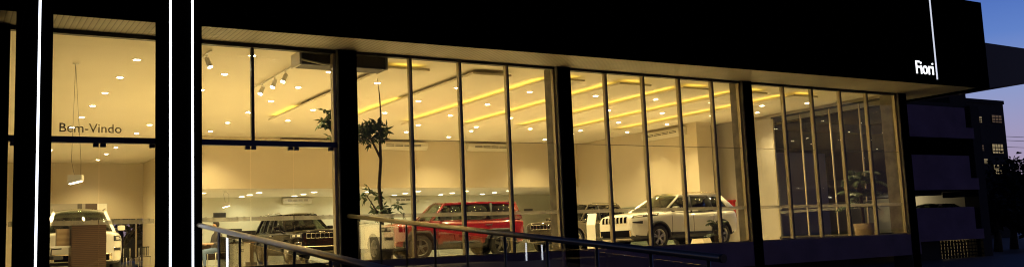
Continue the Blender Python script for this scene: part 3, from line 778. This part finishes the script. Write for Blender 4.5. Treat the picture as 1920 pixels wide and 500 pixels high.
P_white = mat('white_car_paint', (.78, .75, .68), .3, coat=1.)
P_black = mat('black_car_paint', (.004, .0035, .003), .12)
P_brown = mat('dark_grey_car_paint', (.07, .058, .04), .2, .5, coat=1.)
P_red = mat('red_car_paint', (.15, .002, .0025), .25, coat=1.)
P_silver = mat('silver_car_paint', (.55, .52, .47), .3, .5, coat=1.)
make_car(SPEC_GC, P_white, 'white SUV facing the glass behind the reception desk', (3.21, 9.33, FZ), R(265.1))
make_car(SPEC_GC, P_black, 'glossy black SUV facing out beside the first pillar', (11.04, 14.59, FZ), R(271.5))
make_car(SPEC_RG, P_red, 'red boxy SUV parked side-on behind the handrail', (13.36, 7.05, FZ), R(172))
make_car(SPEC_GC, P_brown, 'dark grey SUV behind the second pillar', (21.35, 11.4, FZ), R(199))
make_car(SPEC_CK, P_white, 'white SUV with roof rails side-on at the front right glass', (19.31, 3.79, FZ), R(183.7))
make_car(SPEC_SEDAN, P_white, 'white car parked outside beyond the back window', (9.3, 31.5, -.9), R(200), name='parked_car')
make_car(SPEC_SEDAN, P_black, 'dark car in the lit gap of the parking building', (44.45, 11.8, -.12), R(180), name='parked_car')

# ------------------------------------------------------------------ plants
def leaf(bm, p, d, nrm, L, W):
    d = d.normalized(); s = d.cross(nrm)
    if s.length < 1e-3: s = d.orthogonal()
    s.normalize(); n = s.cross(d)
    a = p; b = p+d*L*.45+s*W*.5-n*.01; c = p+d*L-n*L*.18; e = p+d*L*.45-s*W*.5-n*.01; m = p+d*L*.5+n*W*.12
    va, vb, vc, ve, vm = [bm.verts.new(q) for q in (a, b, c, e, m)]
    for f in ((va, vb, vm), (vb, vc, vm), (vc, ve, vm), (ve, va, vm)): bm.faces.new(f)
def umbel(bm, p, d, L, n, rnd):
    d = d.normalized(); s = d.orthogonal().normalized(); q = d.cross(s)
    for k in range(n):
        a = 2*math.pi*k/n+rnd.random()*.5
        e = (s*math.cos(a)+q*math.sin(a))*.9+d*.35+Vector((0, 0, -.45))
        leaf(bm, p, e, d, L*rnd.uniform(.75, 1.15), L*.36)
rnd = random.Random(3)
t = thing('potted_tree', 'tall thin potted umbrella tree behind the glass right of the first pillar', 'potted plant', (8.42, 1.05, FZ))
bm = bm_new(); lathe(bm, [(.20, 0), (.26, .3), (.28, .64), (.25, .64), (.24, .56), (.0001, .56)], 24); obj('pot', bm, mat('dark_pot', (.05, .04, .03), .6), t)
bm = bm_new()
tube(bm, [(0, 0, .4), (.02, 0, 1.0), (-.03, .02, 1.6), (.02, 0, 2.2), (.02, .02, 2.75), (.05, 0, 3.2), (.03, 0, 3.7), (-.01, 0, 4.08)], [.05, .045, .042, .038, .03, .02, .014, .004], 8)
tube(bm, [(.02, 0, 2.25), (-.22, .03, 2.75), (-.5, .05, 2.95), (-1.1, .1, 3.2)], [.03, .02, .016, .01], 6)
tube(bm, [(.02, 0, 2.6), (.15, 0, 2.85), (.2, 0, 3.0)], [.02, .014, .01], 6)
tube(bm, [(0, 0, .9), (-.2, .05, 1.25), (-.35, .1, 1.5)], [.02, .014, .006], 6)
tube(bm, [(0, 0, .8), (.2, .05, 1.0), (.3, .1, 1.2)], [.02, .014, .006], 6)
obj('trunk', bm, M_bark, t).location.z = .14
bm = bm_new()
for cx, cz, sx, sz, n in ((-1.12, 3.1, .2, .28, 18), (-.62, 2.95, .2, .2, 12), (-.72, 2.6, .12, .26, 14), (-.08, 3.0, .2, .16, 14), (-.32, 2.8, .18, .18, 12), (.05, 2.8, .1, .12, 6), (-.33, 1.45, .2, .14, 6), (-.05, 1.12, .18, .22, 8), (.2, 1.05, .18, .18, 6)):
    for _ in range(n):
        p = Vector((cx+rnd.gauss(0, sx*.6), rnd.gauss(0, .15), cz+rnd.gauss(0, sz*.6)))
        umbel(bm, p, Vector((rnd.gauss(0, .6), rnd.gauss(0, .6)-.2, rnd.uniform(.2, 1))), rnd.uniform(.15, .23), 6, rnd)
obj('foliage', bm, M_leaf, t).location.z = .14
def palm(label, x, y, h, npot, nl, sc, seed):
    r = random.Random(seed)
    t = thing('potted_palm', label, 'potted plant', (x, y, FZ))
    if npot:
        bm = bm_new(); lathe(bm, [(.26, 0), (.31, .3), (.33, .52), (.29, .52), (.28, .45), (.0001, .45)], 24); obj('pot', bm, M_pot, t)
    bm = bm_new(); z0 = .4 if npot else 0
    for k in range(3): tube(bm, [(.04*k-.04, 0, z0), (.05*k-.05, .03, h*.6), (.08*k-.08, .05, h*.8)], [.025, .02, .012], 6)
    obj('stem', bm, M_bark, t)
    bm = bm_new()
    for k in range(nl):
        a = r.uniform(0, 2*math.pi); el = r.uniform(.3, 1.3); L = sc*r.uniform(.6, 1.1)
        p = Vector((r.gauss(0, .05), r.gauss(0, .05), h*r.choice((.45, .6, .78, .8, .82))))
        d = Vector((math.cos(a)*math.cos(el), math.sin(a)*math.cos(el), math.sin(el)))
        pts = [p+d*L*u+Vector((0, 0, -.5*L*u*u)) for u in (0, .25, .5, .75, 1)]
        tube(bm, pts, [.008, .007, .005, .004, .002], 4)
        for u in range(1, 12):
            f = u/12*4; i = min(3, int(f)); q = pts[i].lerp(pts[i+1], f-i); dd = (pts[i+1]-pts[i]).normalized()
            s = dd.cross(Vector((0, 0, 1))).normalized()
            for sg in (1, -1): leaf(bm, q, s*sg+dd*.6+Vector((0, 0, -.3)), Vector((0, 0, 1)), L*.36, .05)
    obj('foliage', bm, M_leaf2, t)
palm('tall palm in a tan pot in the far right corner bay', 25.4, 1.35, 2.3, True, 44, .8, 5)
palm('short dark leafy plant left of the third pillar', 18.5, .95, .8, False, 12, .45, 8)

# ------------------------------------------------------------------ furniture
t = thing('reception_desk', 'dark wood reception counter in front of the white car', 'reception desk', (2.66, 6, FZ))
bm = bm_new(); bx(bm, 0, .76, 0, .6, 0, 1.24, .01); obj('front_panel', bm, M_wood, t)
bm = bm_new(); bx(bm, -.02, .78, -.02, .62, 1.242, 1.28, .006); obj('counter_top', bm, M_wood, t)
bm = bm_new(); bx(bm, -.55, -.002, .1, .6, .72, .76, .005); obj('side_shelf', bm, M_white, t)
t = thing('wooden_box', 'small light wood box on the shelf beside the reception counter', 'box', (2.50, 6.2, FZ+.761))
bm = bm_new(); bx(bm, -.14, .14, 0, .25, 0, .38, .006); obj('case', bm, M_lightwood, t); box('lid', (-.145, .145, -.004, .254, .382, .40), M_lightwood, t)
def office_chair(label, x, y, rz, high=True):
    t = thing('office_chair', label, 'chair', (x, y, FZ), rz, 'black office chairs')
    bm = bm_new(); bx(bm, -.25, .25, -.25, .25, .44, .53, .035); obj('seat', bm, M_fabric, t)
    bm = bm_new(); pts = [(.24, .60), (.30, .8), (.31, 1.0), (.26, 1.15), (.20, 1.15), (.24, 1.0), (.24, .8), (.19, .6)]
    prism(bm, pts, 'y', -.23, .23); obj('backrest', bm, M_fabric, t)
    bm = bm_new(); tube(bm, [(0, 0, .1), (0, 0, .44)], .03, 8); tube(bm, [(.15, 0, .46), (.26, 0, .5), (.27, 0, .65)], .018, 6); obj('column', bm, M_steeld, t)
    bm = bm_new()
    for k in range(5):
        a = 2*math.pi*k/5; tube(bm, [(0, 0, .12), (.28*math.cos(a), .28*math.sin(a), .06), (.28*math.cos(a), .28*math.sin(a), .0)], [.025, .018, .022], 6)
    obj('base', bm, M_black, t)
    for s in (1, -1):
        bm = bm_new(); tube(bm, [(.05, s*.26, .48), (.05, s*.29, .68), (-.18, s*.29, .69)], .017, 6); obj('armrest', bm, M_black, t)
    return t
office_chair('black office chair beside the reception counter near the left pylon', 2.12, 5.6, R(150))
office_chair('black office chair behind the sales desk left of the black car', 8.6, 12.4, R(60))
def cafe_chair(label, x, y, rz, m):
    t = thing('cafe_chair', label, 'chair', (x, y, FZ), rz, 'metal chairs')
    bm = bm_new(); bx(bm, -.21, .21, -.21, .21, .44, .47, .01); obj('seat', bm, m, t)
    bm = bm_new()
    for k in range(6): bx(bm, .195, .215, -.18+k*.066, -.15+k*.066, .5, .84)
    bx(bm, .19, .22, -.21, .21, .84, .88); obj('backrest', bm, m, t)
    for sx in (1, -1):
        for sy in (1, -1):
            bm = bm_new(); tube(bm, [(sx*.2, sy*.2, .86 if sx > 0 else .44), (sx*.2, sy*.2, .3), (sx*.23, sy*.21, 0)], .013, 6); obj('leg', bm, M_steel, t)
cafe_chair('metal slat-back chair at the left end of the sales desk', 6.35, 10.5, R(200), M_steel)
for k, (x, y, l) in enumerate(((6.5, 23.6, 'black cafe chair nearest the right headlight of the white car'), (7.0, 24.4, 'black cafe chair in front of the back window'), (7.45, 23.7, 'black cafe chair by the cream corner beside the back window'))):
    cafe_chair(l, x, y, R(170+40*k), M_black)
t = thing('sales_desk', 'dark sales desk with papers left of the black car', 'desk', (7.5, 11.2, FZ), R(8))
bm = bm_new(); bx(bm, -.9, .9, -.4, .4, .72, .76, .005); obj('desk_top', bm, M_wood, t)
for sx in (-.86, .82): box('leg_panel', (sx, sx+.04, -.38, .38, 0, .718), M_wood, t)
box('modesty_panel', (-.8, .8, .3, .32, .25, .716), M_wood, t)
t = thing('monitor', 'dark computer monitor on the sales desk', 'monitor', (7.9, 11.3, .62), R(20))
bm = bm_new(); bx(bm, -.27, .27, -.02, .02, .10, .43, .006); obj('screen', bm, M_black, t)
bm = bm_new(); bx(bm, -.1, .1, -.08, .08, .002, .014); bx(bm, -.02, .02, -.01, .03, .014, .11); obj('stand', bm, M_black, t)
t = thing('white_cabinet', 'white box cabinet right of the seated person', 'cabinet', (7.55, 9.2, FZ))
bm = bm_new(); bx(bm, -.24, .24, 0, .45, 0, .68, .006); obj('case', bm, M_white, t); box('top', (-.25, .25, -.01, .46, .682, .70), M_white, t)
t = thing('partition_wall', 'low grey partition with two dark panels behind the white car', 'partition', (3.0, 24, FZ))
bm = bm_new(); bx(bm, 0, 3.0, 0, .12, 0, 2.75); obj('panel', bm, mat('partition_grey', (.34, .31, .27), .7), t)
box('dark_panel', (1.85, 2.02, -.02, -.002, 0, 2.74), M_grey, t); box('dark_panel', (2.15, 2.6, -.02, -.002, 0, 2.74), mat('panel_brown', (.09, .06, .045), .5), t)
box('light_panel', (2.605, 2.99, -.02, -.002, 0, 2.74), M_white, t)
# display totem, a stand-in for a reflection, and other showroom pieces
t = thing('white_stand', 'white bent display totem between the dark car and the white car', 'display stand', (17.3, 5.2, FZ), R(-25))
bm = bm_new(); prism(bm, [(0, 0), (.06, 0), (.06, .80), (.30, 1.16), (.25, 1.19), (0, .83)], 'x', -.13, .13)
for v in bm.verts: v.co = Vector((v.co.x+v.co.y*.5, v.co.y, v.co.z))
obj('panel', bm, M_white, t); box('base', (-.2, .22, -.1, .22, .0, .012), M_steel, t)
t = thing('white_stand', 'pale upright panel standing in for a reflection in the railing glass', 'display stand', (9.7, 4.6, FZ), R(-30))  # added panel in place of a pale reflection in the railing glass
bm = bm_new(); bx(bm, -.22, .22, 0, .06, .012, .95, .005); obj('panel', bm, M_white, t); box('base', (-.26, .26, -.1, .16, 0, .011), M_steel, t)
t = thing('fire_hose_cabinet', 'red fire cabinet on the wall behind the white car', 'fire cabinet', (26.098, 7.9, .55), 0)
bm = bm_new(); bx(bm, -.14, -.002, -.25, .2, 0, .9, .008); obj('case', bm, M_red, t); box('door', (-.16, -.142, -.22, .17, .05, .85), M_red, t); box('lid', (-.2, -.002, -.3, .25, .902, .96), M_red, t)
t = thing('glass_balustrade', 'low glass balustrade along the beige wall behind the white car', 'balustrade', (24.3, 9.2, FZ))
box('panel', (0, .012, 0, 4.6, .05, 1.62), glassmat('balustrade_glass', (.72, .80, .80), 1., .18, (.6, .65, .62)), t); box('handrail', (-.02, .03, 0, 4.6, 1.622, 1.66), M_steel, t)
t = thing('white_plinth', 'long white plinth on the showroom floor under the bulkhead', 'plinth', (14.8, 14.6, FZ)); box('block', (0, 1.1, 0, .7, 0, .5), M_white, t); box('cap', (-.01, 1.11, -.01, .71, .502, .53), M_white, t)

# seated person
def skinned(name, verts, edges, rad, m, parent, levels=2):
    me = bpy.data.meshes.new(name); me.from_pydata(verts, edges, [])
    o = bpy.data.objects.new(name, me); C.objects.link(o)
    sk = o.modifiers.new('s', 'SKIN'); sk.use_smooth_shade = True
    for i, r in enumerate(rad): me.skin_vertices[0].data[i].radius = (r, r) if not hasattr(r, '__len__') else r
    me.skin_vertices[0].data[0].use_root = True
    ss = o.modifiers.new('u', 'SUBSURF'); ss.levels = levels; ss.render_levels = levels
    dg = bpy.context.evaluated_depsgraph_get(); me2 = bpy.data.meshes.new_from_object(o.evaluated_get(dg)); me2.name = name
    bpy.data.objects.remove(o)
    me2.materials.clear()
    for p in me2.polygons: p.use_smooth = True
    return me2
def person(label, loc, rz):
    V = [(0, 0, .52), (0, .02, .72), (0, .05, .95), (0, .04, 1.05), (0, .02, 1.13), (0, -.02, 1.25), (0, -.01, 1.33)]
    E_ = [(0, 1), (1, 2), (2, 3), (3, 4), (4, 5), (5, 6)]
    rd = [(.17, .13), (.15, .11), (.17, .11), (.09, .07), .05, (.075, .09), (.06, .075)]
    for s in (1, -1):
        i = len(V)
        V += [(s*.10, -.06, .52), (s*.12, -.44, .50), (s*.12, -.42, .10), (s*.12, -.54, .045)]; E_ += [(0, i), (i, i+1), (i+1, i+2), (i+2, i+3)]; rd += [.095, .065, .045, .04]
        i = len(V)
        V += [(s*.20, .04, .98), (s*.25, .0, .74), (s*.17, -.26, .72), (s*.14, -.34, .73)]; E_ += [(2, i), (i, i+1), (i+1, i+2), (i+2, i+3)]; rd += [.06, .045, .035, .03]
        for k in range(5):
            j = len(V); hx = s*(.14+(-.04 if k == 4 else .03-.02*k))
            V += [(hx, -.38 if k < 4 else -.35, .73), (hx+s*(-.015 if k == 4 else 0), -.43 if k < 4 else -.38, .715)]; E_ += [(i+3, j), (j, j+1)]; rd += [.011, .009]
    me = skinned('body', V, E_, rd, None, None)
    t = thing('person', label, 'person', loc, rz)
    for m in (M_skin, M_shirt, M_denim): me.materials.append(m)
    for p in me.polygons:
        c = p.center
        p.material_index = 2 if (c.z < .60 and (c.y < .2) and c.z > .08) else (1 if c.z < 1.09 and not (c.y < -.2 and c.z > .6) and c.z > .08 else 0)
    o = bpy.data.objects.new('body', me); C.objects.link(o); o.parent = t
    bm = bm_new(); bmesh.ops.create_icosphere(bm, subdivisions=3, radius=.10)
    for v in bm.verts:
        v.co = Vector((v.co.x*.86, v.co.y*1.05, v.co.z*1.08))
        if v.co.y < -.03 and v.co.z < .03: v.co *= .75
        v.co += Vector((0, .01, 1.30))
    obj('hair', bm, M_hair, t, smooth=True)
    for s in (1, -1):
        bm = bm_new(); tube(bm, [(s*.12, -.42, .1), (s*.12, -.45, .045), (s*.12, -.58, .035)], [.052, .056, .045], 8); obj('shoe', bm, M_black, t)
person('seated person in dark shirt and blue jeans at the sales desk', (7.0, 10.0, FZ), R(-75))
cafe_chair('metal slat-back chair under the seated person', 7.05, 10.0, R(20), M_steel)

# ------------------------------------------------------------------ entrance ramp running out from the doors, with two guard rails
t = thing('entrance_landing', 'paved entrance landing in front of the glass doors', 'landing', (0, 0, 0))
bm = bm_new(); bx(bm, -4, 7.3, -1.8, -.122, GZ-.05, FZ); obj('slab', bm, M_pave, t)
t = thing('access_ramp', 'sloping access ramp running out from the entrance doors between two railings', 'ramp', (0, 0, 0))
rz = lambda y: FZ+.0845*(y+1.8)
bm = bm_new(); prism(bm, [(-1.802, FZ), (-16.5, rz(-16.5)), (-16.5, GZ-.05), (-1.802, GZ-.05)], 'x', 3.35, 7.15)
for v in bm.verts: v.co.x += (v.co.y+.3)*.0437
obj('slope', bm, M_pave, t)
M_railglass = glassmat('rail_glass', (.90, .90, .87), 2.4)
def guard(name, label, x0, y0, ztop, y1, ys_, rad, first=None):
    """rail from (x0, y0) towards the road; everything stands in one vertical plane turned 2.5 degrees"""
    t = thing(name, label, 'railing', (0, 0, 0), 0, None)
    gx = lambda y: x0+(y-y0)*.0437; gz = lambda y: ztop+.0835*(y-y0)
    bm = bm_new(); tube(bm, [(gx(y0), y0, ztop), (gx(y1), y1, gz(y1))], rad, 14); obj('handrail', bm, M_rail, t)
    bm = bm_new(); tube(bm, [(gx(y1), y1-.001, gz(y1)), (gx(y1), y1-.03, gz(y1)-.002)], rad*1.08, 14); obj('end_cap', bm, M_steeld, t)
    base = lambda y: (FZ if y > -1.8 else rz(y))
    for k, y in enumerate(ys_):
        bm = bm_new()
        if first is not None and k == 0: bx(bm, gx(y)-.012, gx(y)+.012, y-.04, y+.04, base(y)+.001, gz(y)-rad)
        else: tube(bm, [(gx(y), y, base(y)+.001), (gx(y), y, gz(y)-rad*.7)], .021, 8)
        obj('post', bm, first if (first is not None and k == 0) else M_steeld, t)
    for a_, b_ in zip(ys_, ys_[1:]):
        q0, q1 = a_-.05, b_+.05
        bm = bm_new(); prism(bm, [(q0, base(q0)+.10), (q1, base(q1)+.10), (q1, gz(q1)-.09), (q0, gz(q0)-.09)], 'x', -.006, .006)
        for v in bm.verts: v.co.x += gx(v.co.y)
        obj('glass_panel', bm, M_railglass, t)
M_rail = mat('satin_rail', (.56, .47, .33), .30, 1.)
guard('guard_railing', 'satin steel handrail on thin posts with glass panels, starting at the first pillar', 7.16, -.16, .935, -11.3, [-.75, -1.95, -3.2, -4.4, -5.6, -6.8, -7.95, -9.1, -10.15, -11.1], .042)
guard('guard_railing', 'satin steel handrail starting at the neon pylon in front of the glass doors', 3.87, -1.24, .805, -14.5, [-3.1, -4.55, -6.0, -7.35, -8.7, -10.1, -11.5, -13.0], .042, M_post)
# ------------------------------------------------------------------ neighbouring parking building
t = thing('parking_building', 'open parking building with violet grey parapets at the right', 'parking building', (0, 0, 0))
for k, (z0, z1, l0, l1, xr) in enumerate(((5.19, 6.25, 4.62, 5.188, 0), (2.56, 3.73, 1.96, 2.558, 0), (-.06, 1.08, -.57, -.062, 0))):
    box('parapet', (40.9, 45.75, 10.12, 10.3, z0, z1), M_park, t)
    box('ledge', (40.65, 46.2, 10.0, 10.45, l0, l1), M_park, t)
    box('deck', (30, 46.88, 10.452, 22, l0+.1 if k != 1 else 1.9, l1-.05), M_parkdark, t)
box('column', (39.9, 40.62, 10.1, 10.9, GZ, 6.6), M_parkdark, t)
box('column', (46.22, 47.0, 10.1, 10.9, GZ, 6.4), M_parkdark, t)
box('stair_core', (45.12, 46.6, 10.5, 13, 5.5, 9.5), M_parkdark, t)
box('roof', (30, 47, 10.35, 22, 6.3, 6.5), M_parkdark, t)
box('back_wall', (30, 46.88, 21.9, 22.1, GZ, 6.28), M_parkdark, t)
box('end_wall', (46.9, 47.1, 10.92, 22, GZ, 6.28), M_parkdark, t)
bm = bm_new(); bx(bm, 46.84, 46.895, 10.95, 21.8, -.1, 1.86); obj('garage_wall', bm, M_parkin, t)
box('beam', (41.0, 43.8, 10.6, 10.9, 1.72, 1.955), M_parkdark, t); box('beam', (45.4, 46.2, 10.6, 11.6, 1.62, 1.955), M_parkdark, t)
pl = bpy.data.lights.new('garage_lamp', 'POINT'); pl.energy = 60; pl.color = (1, .84, .52); pl.shadow_soft_size = .15
po = bpy.data.objects.new('garage_lamp', pl); C.objects.link(po); po.location = (45.6, 14.6, 1.65)
box('side_wall', (28.2, 34.6, 10.2, 10.4, GZ, 3.7), mat('grey_render', (.55, .48, .38), .85, noise=(.8, .15)), t)
# block lattice at ground level
bm = bm_new()
for i in range(12):
    x = 43.1+i*.27; bx(bm, x, x+.07, 10.5, 10.6, GZ, -.6)
for j in range(5):
    z = -1.42+j*.17; bx(bm, 43.1, 46.2, 10.51, 10.59, z, z+.05)
obj('block_lattice', bm, M_parkdark, t)
box('lattice_wall', (40.6, 43.08, 10.5, 10.6, GZ, -.58), M_parkdark, t)
box('garage_wall', (46.84, 46.895, 10.95, 21.8, GZ, -.6), M_parkin, t)
pl = bpy.data.lights.new('basement_lamp', 'POINT'); pl.energy = 24; pl.color = (1, .74, .34); pl.shadow_soft_size = .15
po = bpy.data.objects.new('basement_lamp', pl); C.objects.link(po); po.location = (45.2, 12.0, -.85)
# apartment tower
t = thing('apartment_tower', 'dark apartment block with a few lit windows beyond the parking building', 'apartment block', (0, 0, 0))
box('wall', (88, 101.6, 40, 54, GZ, 13.3), M_tower, t); box('roof_parapet', (87.9, 101.7, 39.9, 54.1, 13.302, 13.7), M_tower, t)
def twin(x0, x1, z0, z1, bars=2, m=M_litwin):
    o = box('window', (x0-.08, x1+.08, 39.93, 39.998, z0-.08, z1+.08), M_blind, t)
    box('pane', (x0, x1, 39.915, 39.928, z0, z1), m, o)
    bm = bm_new()
    for k in range(1, bars+1):
        x = x0+(x1-x0)*k/(bars+1); bx(bm, x-.05, x+.05, 39.90, 39.914, z0, z1)
    zz = z0+(z1-z0)*.62; bx(bm, x0, x1, 39.895, 39.899, zz-.05, zz+.05); bx(bm, x0, x1, 39.895, 39.899, z0+(z1-z0)*.3-.12, z0+(z1-z0)*.3)
    obj('glazing_bar', bm, M_blind, o)
M_dimwin = mat('dim_window', (.1, .08, .06), .5, emit=(1, .62, .3), es=.07)
twin(96.2, 97.05, 11.1, 11.75); twin(98.6, 100.6, 7.75, 8.75, 3); twin(98.5, 100.5, 5.45, 6.45, 3); twin(95.9, 97.4, 6.6, 7.1, 1)
twin(95.7, 96.9, 8.0, 8.6, 1, M_dimwin); twin(99.1, 100.9, 11.2, 12.0, 2, M_dimwin); twin(99.0, 100.5, 2.6, 3.3, 2, M_dimwin); twin(95.4, 96.1, 1.2, 2.4, 1, M_dimwin)

# ------------------------------------------------------------------ trees and wires
def tree(label, x, y, h, rx, rz_, seed, n=900):
    r = random.Random(seed)
    t = thing('tree', label, 'tree', (x, y, GZ), 0, 'dark trees at the right')
    bm = bm_new(); tube(bm, [(0, 0, 0), (.1, 0, h*.3), (0, .1, h*.6)], [.28, .2, .1], 8)
    for k in range(5):
        a = r.uniform(0, 6.28); tube(bm, [(0, 0, h*.35), (math.cos(a)*rx*.5, math.sin(a)*rx*.5, h*.65)], [.12, .03], 6)
    obj('trunk', bm, M_bark, t)
    bm = bm_new(); cl = [Vector((r.gauss(0, rx*.45), r.gauss(0, rx*.45), h*.68+r.gauss(0, rz_*.42))) for _ in range(16)]
    for _ in range(n):
        c = r.choice(cl); p = c+Vector((r.gauss(0, rx*.2), r.gauss(0, rx*.2), r.gauss(0, rz_*.2)))
        leaf(bm, p, Vector((r.gauss(0, 1), r.gauss(0, 1), r.gauss(0, .6))), Vector((r.gauss(0, .5), r.gauss(0, .5), 1)), r.uniform(.35, .6), .32)
    obj('crown', bm, mat('night_foliage', (.012, .016, .008), .9), t)
tree('dark broad tree filling the gap below the apartment block', 57.5, 15, 3.5, 2.2, 1.2, 1, 1800)
tree('dark tree at the far right edge below the power lines', 60.9, 15.5, 5.0, 2.4, 1.7, 2, 1800)
tree('small dark tree between the parking building and the taller trees', 53.2, 13.5, 3.0, 1.7, 1.0, 3, 1500)
tree('tall dark tree beyond the lower trees at the right edge', 81.5, 27, 7.3, 3.4, 2.1, 4, 2500)
tree('dark tree outside the back window of the hall', 9.0, 40, 6.5, 3, 2.2, 9)
for k, z in enumerate((13.4, 12.8, 11.8)):
    bm = bm_new(); tube(bm, [(60+i*12, 60, z+.0009*((i*12-78)**2)*.6-.5) for i in range(14)], .035, 5)
    tag(obj('power_line', bm, M_black), f'thin black power line across the dusk sky, {["top","middle","lowest"][k]} of three', 'power line', 'power lines')
# low dark hill on the horizon
bm = bm_new(); prev = None
pts = [(-500+i*60, 420+30*math.sin(i*1.3), 10+8*math.sin(i*.7)+6*math.sin(i*1.9)) for i in range(26)]
for (x, y, z), (x1, y1, z1) in zip(pts, pts[1:]):
    v = [bm.verts.new(q) for q in ((x, y, GZ-1), (x1, y1, GZ-1), (x1, y1, z1), (x, y, z))]; bm.faces.new(v)
    v = [bm.verts.new(q) for q in ((x, y, z), (x1, y1, z1), (x1, y1+150, GZ-1), (x, y+150, GZ-1))]; bm.faces.new(v)
tag(obj('hill', bm, mat('hill_dark', (.03, .035, .03), .9)), None, None, None, 'structure')
